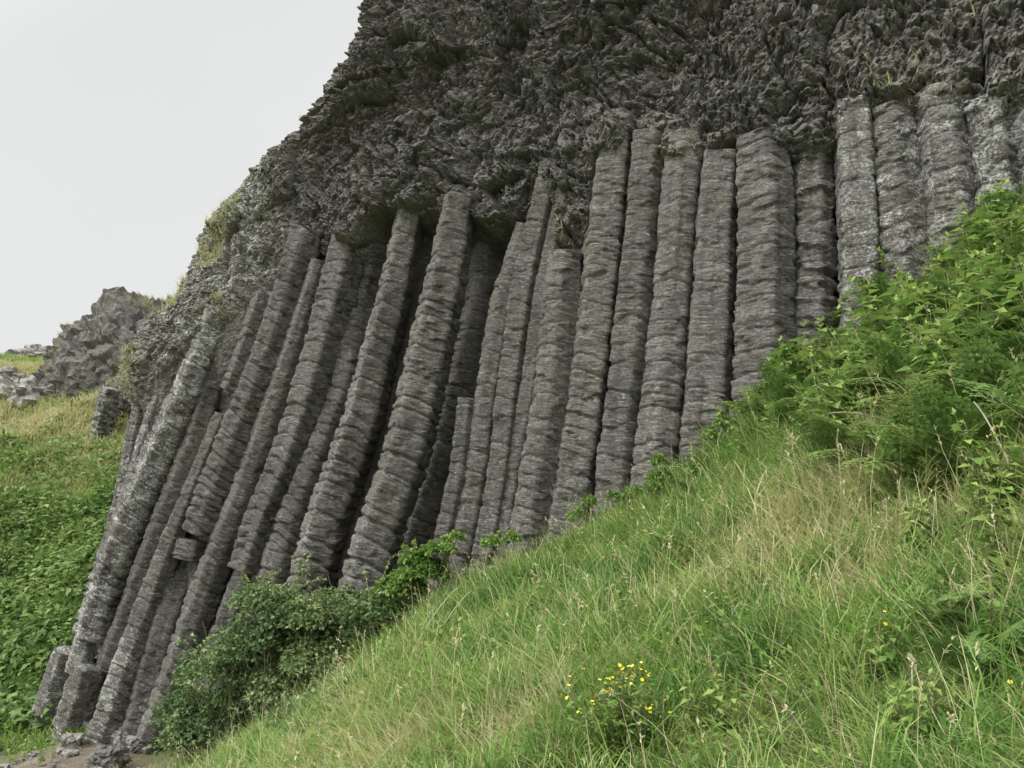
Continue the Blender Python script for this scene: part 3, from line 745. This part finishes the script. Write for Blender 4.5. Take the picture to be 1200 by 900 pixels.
# ------------------------------------------------------------------ ferns
def frond(L, npair, npin, seed, droop=.5, dt=0., ps=.34, asp=.6):
    r = np.random.default_rng(seed)
    t = np.linspace(0, 1, 14)
    path = np.stack([L * (t * .9), 0 * t, L * (.55 * t - droop * .75 * t * t)], -1)
    parts = [tubes([path], [.006], [.0015], [.9], 4)]
    B, D, S, Tn, Nn = [], [], [], [], []
    for k in range(npair):
        f = .16 + .82 * k / npair
        c = np.array([np.interp(f, t, path[:, q]) for q in range(3)])
        d = np.array([np.interp(min(f + .03, 1), t, path[:, q]) for q in range(3)]) - c; d /= np.linalg.norm(d)
        pl = L * .42 * (1 - f) ** .8 * (1 if f > .2 else .8) + .02
        for sgn in (-1, 1):
            a = r.uniform(.95, 1.2)
            pd = d * math.cos(a) + np.array([0, sgn, 0]) * math.sin(a) + np.array([0, 0, r.uniform(-.25, .05)])
            pd /= np.linalg.norm(pd)
            qd = np.cross(np.cross(pd, d), pd); qd /= np.linalg.norm(qd) + 1e-9
            nrm = np.cross(pd, qd) * 1.0
            if nrm[2] < 0: nrm = -nrm
            for j in range(npin):
                g = (j + .4) / npin
                b = c + pd * pl * g - np.array([0, 0, pl * .25 * g * g])
                for s2 in (-1, 1):
                    B.append(b); D.append(pd * .55 + qd * s2); S.append(pl * ps * (1 - g * .7) + .006); Tn.append(r.uniform(.25, .8) + dt); Nn.append(nrm)
            B.append(c + pd * pl * .9 - np.array([0, 0, pl * .2])); D.append(pd); S.append(pl * .15 + .01); Tn.append(.6); Nn.append(nrm)
    parts.append(leaves(np.array(B), np.array(D), np.array(S), asp, np.array(Tn), np.array(Nn), .12))
    return cat_meshes(parts)
def rotz(V, a):
    c, s = math.cos(a), math.sin(a)
    return np.stack([V[:, 0] * c - V[:, 1] * s, V[:, 0] * s + V[:, 1] * c, V[:, 2]], -1)
FROND_MESHES = []
for k in range(4):
    V, Q, Tr, A = frond(.62, 9, 4, 500 + k, .3 + .12 * k, .16 * k - .2, .5, .62)
    FROND_MESHES.append(make_mesh('frond', V, Q, Tr, {'tint': A})); FROND_MESHES[-1].materials.append(M_FERN)
FINE_FRONDS = []
for k in range(3):
    V, Q, Tr, A = frond(.62, 14, 7, 540 + k, .35 + .12 * k, .12 * k - .15, .36, .5)
    FINE_FRONDS.append(make_mesh('frond', V, Q, Tr, {'tint': A})); FINE_FRONDS[-1].materials.append(M_FERN)
def fern(loc, scale, label, group, seed, nf=6, meshes=None):
    r = random.Random(seed)
    root = empty('bracken_fern', loc, label, 'fern', group)
    a0 = r.uniform(0, 6.28)
    hs = r.uniform(.08, .22)
    for k in range(nf):
        o = bpy.data.objects.new('frond', r.choice(meshes or FROND_MESHES)); COL.objects.link(o); o.parent = root
        o.location = (r.uniform(-.05, .05), r.uniform(-.05, .05), r.uniform(-.05, hs))
        o.rotation_euler = (r.uniform(-.3, .3), r.uniform(-.55, .1), a0 + k * 6.28 / nf + r.uniform(-.4, .4))
        s = scale * r.uniform(.75, 1.2); o.scale = (s, s, s)
    return root
G_FERN = 'bracken ferns on the upper right of the slope'
frand = random.Random(8)
def clear_of(L, g, dmin): return all((g[0] - a) ** 2 + (g[1] - b) ** 2 > dmin * dmin for a, b in L)
placed = []
fern_spots = []
for k in range(1600):
    px = frand.uniform(900, 1290); py = frand.uniform(200, 620)
    edge = np.interp(px, [900, 1000, 1100, 1200, 1300], [470, 395, 320, 245, 180])
    if py < edge or py > edge + 50 + 240 * sstep(930, 1150, px): continue
    g = ground_hit(px, py)
    if g is None or not clear_of(placed, g, .34): continue
    placed.append((g[0], g[1])); fern_spots.append(g)
    if len(fern_spots) >= 84: break
for k, g in enumerate(fern_spots):
    fern(g, frand.uniform(.75, 1.15), 'green bracken fern in the thicket at the upper right of the slope', G_FERN, 900 + k, 6)
for k, (px, py, sc, lb) in enumerate([
    (1010, 545, 1.0, 'single bracken fern spreading over the edge of the dry grass'),
    (1120, 745, .4, 'dark green fern low in the grass near the right edge'),
    (1150, 800, .38, 'lowest fern, right of the dry seed heads'),
    (1090, 590, .6, 'small fern half sunk in the tan grass below the bracken'),
    (930, 505, .9, 'bracken fern at the lower left end of the thicket'),
    (810, 590, .55, 'small fern in the lush grass below the upright columns')]):
    g = ground_hit(px, py); fern(g, sc, lb, 'single ferns in the grass', 990 + k, 6, FINE_FRONDS)

# far fern cover of the hillside: uncountable
def hill_ferns():
    n = 9000
    ang = rng.uniform(-.72, -.33, n); r = 17.5 + 19 * rng.uniform(0, 1, n)
    x, y = r * np.sin(ang), r * np.cos(ang); d = y - 17.3
    p = np.stack([x, y, 0 * x], -1)
    w = np.where(d < 8.5, 1., np.where(d < 12, .3, .06)) * np.where(d < 2.5, .3, 1) * (.45 + .9 * (fbm(p * .7, 2, 150) + .3))
    k = (rng.uniform(0, 1, n) < w) & (x < -7.6) & (d > .6)
    x, y = x[k], y[k]; z = height(x, y); m = len(x); q = 26
    rad = np.repeat(rng.uniform(.22, .55, m), q)
    dr = rng.normal(0, 1, (m * q, 3)); dr[:, 2] = np.abs(dr[:, 2]); dr /= np.linalg.norm(dr, axis=1)[:, None]
    P = np.repeat(np.stack([x, y, z + .02], -1), q, 0) + dr * rad[:, None] * np.array([1, 1, 1.1]) * rng.uniform(.55, 1, (m * q, 1))
    D = dr * np.array([1, 1, .2]) + rng.normal(0, .4, (m * q, 3)) - np.array([0, 0, .15])
    tint = np.repeat(.5 + .34 * fbm(np.stack([x, y, z], -1) * .5, 2, 151) + rng.normal(0, .13, m), q) + rng.normal(0, .1, m * q)
    V = leaves(P, D, rng.uniform(.10, .26, m * q), .5, tint)
    tag(mk('fern_cover', V, M_FERN), 'dense green ferns covering the hillside left of the columns', 'ferns', kind='stuff')
hill_ferns()

# ------------------------------------------------------------------ bushes and leafy plants
def bush(name, lobes, nleaf, size, mat, label, cat, group, seed, stems=14, tint0=.45):
    r = np.random.default_rng(seed)
    L = np.array(lobes)                       # x, y, z(centre), rx, rz
    base = L[:, :3].mean(0); base[2] = float(height(base[0:1], base[1:2])[0])
    w = L[:, 3] ** 2; w /= w.sum()
    k = r.choice(len(L), nleaf, p=w)
    d = r.normal(0, 1, (nleaf, 3)); d /= np.linalg.norm(d, axis=1)[:, None]; d[:, 2] = np.abs(d[:, 2]) * 1.0 - .25
    rad = r.uniform(.35, 1.25, nleaf) ** .7
    P = L[k, :3] + d * np.stack([L[k, 3], L[k, 3], L[k, 4]], -1) * rad[:, None]
    cl = fbm(P * 2.6, 3, seed)
    keep = r.uniform(-.55, .5, nleaf) < cl
    P, d = P[keep], d[keep]
    n = len(P)
    parts = []
    # leaves in threes
    dirs = d + r.normal(0, .6, (n, 3)) - np.array([0, 0, .25])
    tint = tint0 + .35 * fbm(P * 1.7, 2, seed + 1) + r.normal(0, .16, n)
    parts.append(leaves(P, dirs, r.uniform(.7, 1.3, n) * size, .72, tint))
    side = np.cross(dirs, r.normal(0, 1, (n, 3))); side /= np.linalg.norm(side, axis=1)[:, None]
    dn = dirs / np.linalg.norm(dirs, axis=1)[:, None]
    for sg in (-1, 1):
        parts.append(leaves(P, dn * .5 + side * sg, r.uniform(.5, 1.0, n) * size, .7, tint + r.normal(0, .05, n)))
    # straggling shoots that stand out of the mass
    shoots = []
    for q in range(max(3, nleaf // 420)):
        j = r.integers(len(L)); a = r.uniform(0, 2 * PI); rl = L[j, 3]
        s0 = L[j, :3] + np.array([math.cos(a) * rl * .5, math.sin(a) * rl * .5, L[j, 4] * .5])
        v = np.array([math.cos(a) * r.uniform(.2, .9), math.sin(a) * r.uniform(.2, .9), r.uniform(.4, 1.3)]) * rl * r.uniform(.7, 1.5)
        t = np.linspace(0, 1, 8)[:, None]
        pt = s0 + v * t + np.array([0, 0, -.5 * rl]) * t ** 2.5
        shoots.append(pt - base)
        nq = 12; f = r.uniform(.15, 1, nq)
        c = np.stack([np.interp(f, t[:, 0], pt[:, w_]) for w_ in range(3)], -1)
        for rep_ in range(3):
            parts.append(leaves(c, r.normal(0, 1, (nq, 3)) + np.array([0, 0, .1]), r.uniform(.6, 1.25, nq) * size, .7, np.full(nq, tint0 + .2) + r.normal(0, .18, nq)))
    V, Q, Tr, A = cat_meshes(parts)
    root = empty(name, base, label, cat, group)
    mk('foliage', (V - base, Q, Tr, A), mat, root)
    paths = []
    for q in range(stems):
        j = r.integers(len(L)); e = L[j, :3] + r.normal(0, .5, 3) * np.array([L[j, 3], L[j, 3], L[j, 4]]) + np.array([0, 0, L[j, 4] * .4])
        s0 = L[j, :3].copy(); s0[:2] += r.normal(0, .2, 2); s0[2] = float(height(s0[0:1], s0[1:2])[0]) - .05
        t = np.linspace(0, 1, 7)[:, None]
        paths.append(s0 + (e - s0) * t + np.array([0, 0, .25]) * (t * (1 - t)) + r.normal(0, .02, (7, 3)) - base)
    paths += shoots; ns = len(paths)
    mk('stems', tubes(paths, [.008] * ns, [.0025] * ns, r.uniform(.1, .7, ns)), M_STEM, root)['kind'] = 'stuff'
    return root
def lobes_px(spec, seed, dz=0.):
    """spec: list of (px, py of the lobe's centre, radius in px): stood on the slope in front of the cliff"""
    out = []
    r = random.Random(seed)
    for px, py, rp in spec:
        c, s = on_cliff(px, py, -.55 - r.uniform(0, .7))
        g = ground_hit(px, py)
        if g is not None:
            s1 = g.dot(ray(px, py)) / ray(px, py).dot(ray(px, py)) - .05
            if s1 < s: c, s = ray(px, py) * s1, s1
        gz = float(height(c[0:1], c[1:2])[0])
        out.append((c[0], c[1], max(c[2], gz + .05), rp * s / F, rp * s / F * .85))
    return out
bush('bramble_bush', lobes_px([(225, 835, 40), (255, 790, 46), (290, 760, 46), (300, 815, 52), (250, 850, 48), (345, 805, 50), (330, 750, 40), (215, 870, 32), (300, 860, 46), (350, 850, 36)], 1), 26000, .062, M_BRAMBLE,
     'big dark bramble bush at the foot of the leaning columns', 'bush', 'bushes along the foot of the cliff', 21, 40, .48)
bush('bramble_bush', lobes_px([(350, 725, 40), (325, 712, 36), (388, 720, 42), (400, 755, 42), (375, 775, 40), (435, 715, 34), (300, 705, 28), (430, 750, 30)], 2), 19000, .058, M_BRAMBLE,
     'lighter leafy bush right of the dark bramble, under the bulging columns', 'bush', 'bushes along the foot of the cliff', 22, 24, .55)
bush('bramble_bush', lobes_px([(470, 690, 30), (500, 672, 26), (450, 715, 28), (507, 645, 14), (488, 655, 16)], 3), 6000, .06, M_HERB,
     'small bright bush with upright shoots below the shadowed recess', 'bush', 'bushes along the foot of the cliff', 23, 18, .5)
for k, (spec, nl, sz, lb) in enumerate([
    ([(775, 558, 14), (762, 572, 12), (742, 580, 10), (772, 540, 8)], 1100, .06, 'small leafy plant against the foot of the upright columns'),
    ([(690, 590, 10), (675, 606, 10), (720, 582, 9)], 700, .055, 'low sprig of leaves left of the leafy plant at the column feet'),
    ([(925, 412, 12), (910, 430, 12), (940, 430, 12), (905, 455, 12)], 1200, .07, 'leafy sprig climbing the foot of the broken blocky column'),
    ([(535, 630, 9), (525, 645, 10)], 450, .05, 'thin leafy shoot at the foot of the short broken column'),
    ([(575, 636, 12), (600, 632, 10)], 600, .05, 'low leaves at the foot of the olive-stained columns'),
    ([(832, 510, 12), (850, 495, 11), (868, 480, 10)], 900, .055, 'leaves at the foot of the wide grey column')]):
    bush('leafy_plant', lobes_px(spec, 40 + k), nl, sz, M_HERB, lb, 'plant', 'leafy plants at the column feet', 40 + k, 6, .5)

def nettle(loc, h, label, group, seed):
    r = np.random.default_rng(seed)
    root = empty('nettle', loc, label, 'plant', group)
    paths, parts = [], []
    for st in range(r.integers(2, 5)):
        b = np.r_[r.normal(0, .06, 2), -.03]; lean = r.normal(0, .16, 2)
        t = np.linspace(0, 1, 8)[:, None]; hh = h * r.uniform(.7, 1.1)
        pth = b + np.concatenate([lean[None] * t ** 1.5 * hh, t * hh], 1); paths.append(pth)
        nl = 8
        for k in range(nl):
            f = .25 + .75 * k / nl
            c = np.array([np.interp(f, t[:, 0], pth[:, q]) for q in range(3)])
            a = k * PI / 2 + r.uniform(-.3, .3); s = h * .30 * (1.15 - f * .6)
            for sg in (0, PI):
                d = np.array([[math.cos(a + sg), math.sin(a + sg), r.uniform(-.35, .25)]])
                parts.append(leaves(c[None], d, [s * r.uniform(.8, 1.2)], .55, np.array([r.uniform(.3, 1.0)]), np.array([[0, 0, 1.]]) + r.normal(0, .2, (1, 3))))
        parts.append(leaves(np.repeat(pth[-1:], 3, 0), r.normal(0, .5, (3, 3)) + np.array([0, 0, .6]), np.full(3, h * .1), .5, np.full(3, .95)))
    for pth in paths: mk('stem', tubes([pth], [.005], [.002], [.2], 4), M_STEM, root)
    mk('leaves', cat_meshes(parts), M_HERB, root)
    return root
npl = []
for k in range(1500):
    px = frand.uniform(940, 1280); py = frand.uniform(210, 540)
    edge = np.interp(px, [900, 1000, 1100, 1200, 1300], [455, 375, 298, 222, 150])
    if py < edge or py > edge + 210: continue
    g = ground_hit(px, py)
    if g is None or not clear_of(npl, g, .33): continue
    npl.append((g[0], g[1]))
    nettle(g, frand.uniform(.45, .9), 'leafy upright nettle growing among the bracken', 'nettles among the bracken', 1200 + k)
    if len(npl) >= 72: break
for k, (px, py) in enumerate([(4, 880), (18, 896), (34, 886), (12, 862), (46, 898)]):
    g = ground_hit(px, py)
    if g is not None: nettle(g, .42, 'leafy weed at the left edge beside the earth path', 'weeds at the left end of the path', 1440 + k)
for k, (px, py, h, lb) in enumerate([(1150, 690, .5, 'bright leafy plant by the right edge above the ferns'), (1060, 660, .4, 'leafy plant in the tan grass right of centre'), (745, 730, .35, 'small leafy plant above the yellow flowers'), (880, 690, .35, 'small leafy plant at the foot of the tan grass'), (1180, 590, .45, 'leafy plant at the right edge in the dry grass')]):
    nettle(ground_hit(px, py), h, lb, 'leafy plants in the grass', 1400 + k)

wl = []
for k in range(900):
    px = frand.uniform(330, 1190); py = frand.uniform(470, 890)
    g = ground_hit(px, py)
    if g is None or g[1] > 12.9 - .52 * g[0] - .3 or g[0] < -3.6 or np.linalg.norm(g) < 2.6 or not clear_of(wl, g, .42): continue
    lu = float(field(np.array([g[0]]), np.array([g[1]]), LUSH)[0]); ta = float(field(np.array([g[0]]), np.array([g[1]]), TAN)[0])
    if frand.random() > .35 + .65 * lu - .5 * ta: continue
    wl.append((g[0], g[1]))
    nettle(g, frand.uniform(.18, .42) * (.5 + min(1, np.linalg.norm(g) / 9) * .6), 'low leafy weed half hidden in the grass of the slope', 'low weeds scattered in the grass', 1500 + k)
    if len(wl) >= 90: break
# ------------------------------------------------------------------ flowers, stalks
def flower_mesh(name, rad, seed):
    r = np.random.default_rng(seed); parts = []
    for k in range(5):
        a = k * 2 * PI / 5 + r.uniform(-.1, .1)
        parts.append(leaves(np.zeros((1, 3)), np.array([[math.cos(a), math.sin(a), .35]]), [rad], .95, np.array([.5]), np.array([[0, 0, 1.]]), -.1))
    V, Q, Tr, A = cat_meshes(parts); me = make_mesh(name, V, Q, Tr); me.materials.append(M_PETAL); return me
FLW = [flower_mesh('flower', .0112, k) for k in range(3)]
def flower_plant(name, loc, nfl, spread, h, label, group, seed):
    r = np.random.default_rng(seed)
    root = empty(name, loc, label, 'flowers' if nfl > 1 else 'flower', group)
    paths, lv = [], []
    for k in range(nfl):
        e = np.array([r.normal(0, spread), r.normal(0, spread * .8), h * r.uniform(.55, 1.1)])
        b = np.array([e[0] * .3, e[1] * .3, -.04]); t = np.linspace(0, 1, 6)[:, None]
        paths.append(b + (e - b) * np.concatenate([t ** 1.4, t ** 1.4, t], 1))
        o = bpy.data.objects.new('flower', FLW[k % 3]); COL.objects.link(o); o.parent = root; o.location = e
        o.rotation_euler = (r.uniform(-.1, .9), r.uniform(-.5, .5), r.uniform(0, 6))
        s = r.uniform(.7, 1.2); o.scale = (s, s, s)
        for q in range(12):
            f = r.uniform(.1, .9); c = b + (e - b) * f
            lv.append(leaves(c[None], r.normal(0, 1, (1, 3)) * np.array([1, 1, .3]), [r.uniform(.03, .07)], .3, np.array([r.uniform(.2, .7)])))
    mk('stems', tubes(paths, [.0025] * nfl, [.0015] * nfl, [.15] * nfl, 3), M_STEM, root)['kind'] = 'stuff'
    mk('leaves', cat_meshes(lv), M_HERB, root)
g = ground_hit(732, 895); flower_plant('buttercup_clump', g, 98, .115, .40, 'clump of many small yellow flowers in the grass at bottom centre', None, 5)
for k, (px, py, lb) in enumerate([(1085, 540, 'lone yellow flower below the bracken'), (1192, 862, 'yellow flower low in the grass at the right edge'), (885, 752, 'yellow flower in the grass right of the flower clump'), (1048, 764, 'yellow flower between the seed heads and the small ferns'), (752, 790, 'yellow flower just above the flower clump')]):
    g = ground_hit(px, py)
    if g is not None: flower_plant('yellow_flower', g, 1 + (k % 2), .02, .16, lb, 'single yellow flowers', 70 + k)
for k, (px, py, lb) in enumerate([(22, 770, 'patch of small yellow flowers on the bank left of the stump'), (60, 868, 'small yellow flowers below the pale grey block beside the path')]):
    g = ground_hit(px, py)
    if g is not None: flower_plant('buttercup_clump', g, 26, .22, .22, lb, 'yellow flower patches on the left bank', 90 + k)

def stalk(px, py, vec, label, seed, head=True, r0=.004, tint=.95, name='seed_stalk'):
    g = ground_hit(px, py)
    r = np.random.default_rng(seed); v = np.array(vec, float); L = np.linalg.norm(v)
    t = np.linspace(0, 1, 10)[:, None]
    path = v * t + np.array([0, 0, -.25 * L]) * (t ** 2.4) + np.array([0, 0, .12 * L]) * t
    root = empty(name, g, label, 'grass stalk' if head else 'dead stem', 'dry stalks standing in the grass')
    mk('stem', tubes([path], [r0], [r0 * .5], [tint], 5), M_STEM, root)
    if head:
        B, D, S = [], [], []
        for k in range(26):
            f = .74 + .26 * k / 25
            c = np.array([np.interp(f, t[:, 0], path[:, q]) for q in range(3)]); B.append(c + r.normal(0, .004, 3))
            D.append((path[-1] - path[-3]) / L * 4 + r.normal(0, .45, 3)); S.append(r.uniform(.015, .03))
        V, Q, Tr, A = leaves(np.array(B), np.array(D), np.array(S), .35, np.full(26, .9))
        me = make_mesh('seed_head', V, Q, Tr); obj('seed_head', me, M_SEED, root)
for k, (px, py, vec, lb, hd) in enumerate([
    (985, 800, (.30, .0, .10), 'long pale stalk lying across the grass towards the seed heads', True),
    (1070, 830, (.05, .08, .2), 'upright dry seed head among the right-hand grass tuft', True),
    (1092, 850, (-.03, .05, .26), 'short drooping seed head beside the upright one', True),
    (1040, 890, (.16, 0, .16), 'seed head arching to the right above the bottom edge', True),
    (960, 890, (-.12, 0, .22), 'seed head arching to the left above the bottom edge', True),
    (1110, 895, (.08, .1, .15), 'stubby seed head near the bottom right corner', True),
    (470, 790, (.55, .3, 1.0), 'long bare pale stem leaning right below the bushes', False),
    (500, 770, (.42, .3, .75), 'thinner bare stem crossing behind the long pale stem', False),
    (660, 640, (-.18, 0, .5), 'thin pale stalk leaning against the streaked column foot', True),
    (800, 600, (-.25, .1, .62), 'tall grass stalk arching in front of the upright columns', True),
    (1190, 560, (-.12, .1, .50), 'curved whitish dead stem at the right edge', False),
    (1178, 300, (-.10, .1, .80), 'bare whitish stick rising from the bracken before the last columns', False),
    (1060, 500, (-.55, .1, .20), 'long thin dry stem lying over the ferns', False),
    (1040, 640, (.02, 0, .3), 'whitish seed head standing in the tan grass', True)]):
    stalk(px, py, vec, lb, 300 + k, hd, .0028 if hd else .006)

# ------------------------------------------------------------------ world, light, camera
w = bpy.data.worlds.new('World'); scene.world = w; w.use_nodes = True
nt = w.node_tree; nt.nodes.clear()
N_ = lambda k: nt.nodes.new('ShaderNode' + k)
SUN_EL, SUN_AZ = math.radians(52), math.radians(235)
sky = N_('TexSky'); sky.sky_type = 'NISHITA'; sky.sun_disc = False; sky.sun_elevation = SUN_EL; sky.sun_rotation = SUN_AZ
hs = N_('HueSaturation'); hs.inputs['Saturation'].default_value = .12; nt.links.new(sky.outputs[0], hs.inputs['Color'])
tc = N_('TexCoord'); sx = N_('SeparateXYZ'); nt.links.new(tc.outputs['Generated'], sx.inputs[0])
mr = N_('MapRange'); nt.links.new(sx.outputs['Z'], mr.inputs['Value'])
mr.inputs['From Min'].default_value = 0; mr.inputs['From Max'].default_value = 1
mr.inputs['From Min'].default_value = .62; mr.inputs['To Min'].default_value = 4.75; mr.inputs['To Max'].default_value = 12.0
nz = N_('TexNoise'); nz.inputs['Scale'].default_value = 1.6; nz.inputs['Detail'].default_value = 3; nt.links.new(tc.outputs['Generated'], nz.inputs['Vector'])
mr2 = N_('MapRange'); nt.links.new(nz.outputs['Fac'], mr2.inputs['Value']); mr2.inputs['To Min'].default_value = .90; mr2.inputs['To Max'].default_value = 1.10
# the thin cloud is brighter round the hidden sun
dt = N_('VectorMath'); dt.operation = 'DOT_PRODUCT'; nt.links.new(tc.outputs['Generated'], dt.inputs[0])
dt.inputs[1].default_value = (math.sin(SUN_AZ) * math.cos(SUN_EL), math.cos(SUN_AZ) * math.cos(SUN_EL), math.sin(SUN_EL))
gl = N_('MapRange'); gl.interpolation_type = 'SMOOTHSTEP'; nt.links.new(dt.outputs['Value'], gl.inputs['Value'])
gl.inputs['From Min'].default_value = .34; gl.inputs['From Max'].default_value = 1.; gl.inputs['To Max'].default_value = 14.
am = N_('Math'); am.operation = 'ADD'; nt.links.new(mr.outputs[0], am.inputs[0]); nt.links.new(gl.outputs[0], am.inputs[1])
mm = N_('Math'); mm.operation = 'MULTIPLY'; nt.links.new(am.outputs[0], mm.inputs[0]); nt.links.new(mr2.outputs[0], mm.inputs[1])
vm = N_('VectorMath'); vm.operation = 'SCALE'; vm.inputs[0].default_value = (.985, 1.0, .99); nt.links.new(mm.outputs[0], vm.inputs['Scale'])
ad = N_('VectorMath'); ad.operation = 'MULTIPLY_ADD'; nt.links.new(hs.outputs[0], ad.inputs[0]); ad.inputs[1].default_value = (.12, .12, .12); nt.links.new(vm.outputs[0], ad.inputs[2])
bg = N_('Background'); bg.inputs['Strength'].default_value = .1; nt.links.new(ad.outputs[0], bg.inputs['Color'])
ow = N_('OutputWorld'); nt.links.new(bg.outputs[0], ow.inputs[0])

sl = bpy.data.lights.new('sun', 'SUN'); sl.energy = 1.5; sl.angle = math.radians(14); sl.color = (1, .97, .92)
so = bpy.data.objects.new('sun', sl); COL.objects.link(so)
sd = Vector((math.sin(SUN_AZ) * math.cos(SUN_EL), math.cos(SUN_AZ) * math.cos(SUN_EL), math.sin(SUN_EL)))
so.rotation_euler = (-sd).to_track_quat('-Z', 'Y').to_euler()
so.location = sd * 60

cd = bpy.data.cameras.new('camera'); cd.sensor_width = 36; cd.lens = F / 1200 * 36; cd.clip_end = 6000; cd.clip_start = .05
co = bpy.data.objects.new('camera', cd); COL.objects.link(co)
co.location = (0, 0, 0); co.rotation_euler = (PI / 2 + PITCH, 0, 0)
scene.camera = co
vs = scene.view_settings
vs.view_transform = 'Standard'; vs.look = 'None'; vs.exposure = .62; vs.gamma = 1; vs.use_curve_mapping = False
scene.cycles.max_bounces = 5; scene.cycles.diffuse_bounces = 3; scene.cycles.transparent_max_bounces = 4
scene.cycles.use_denoising = True
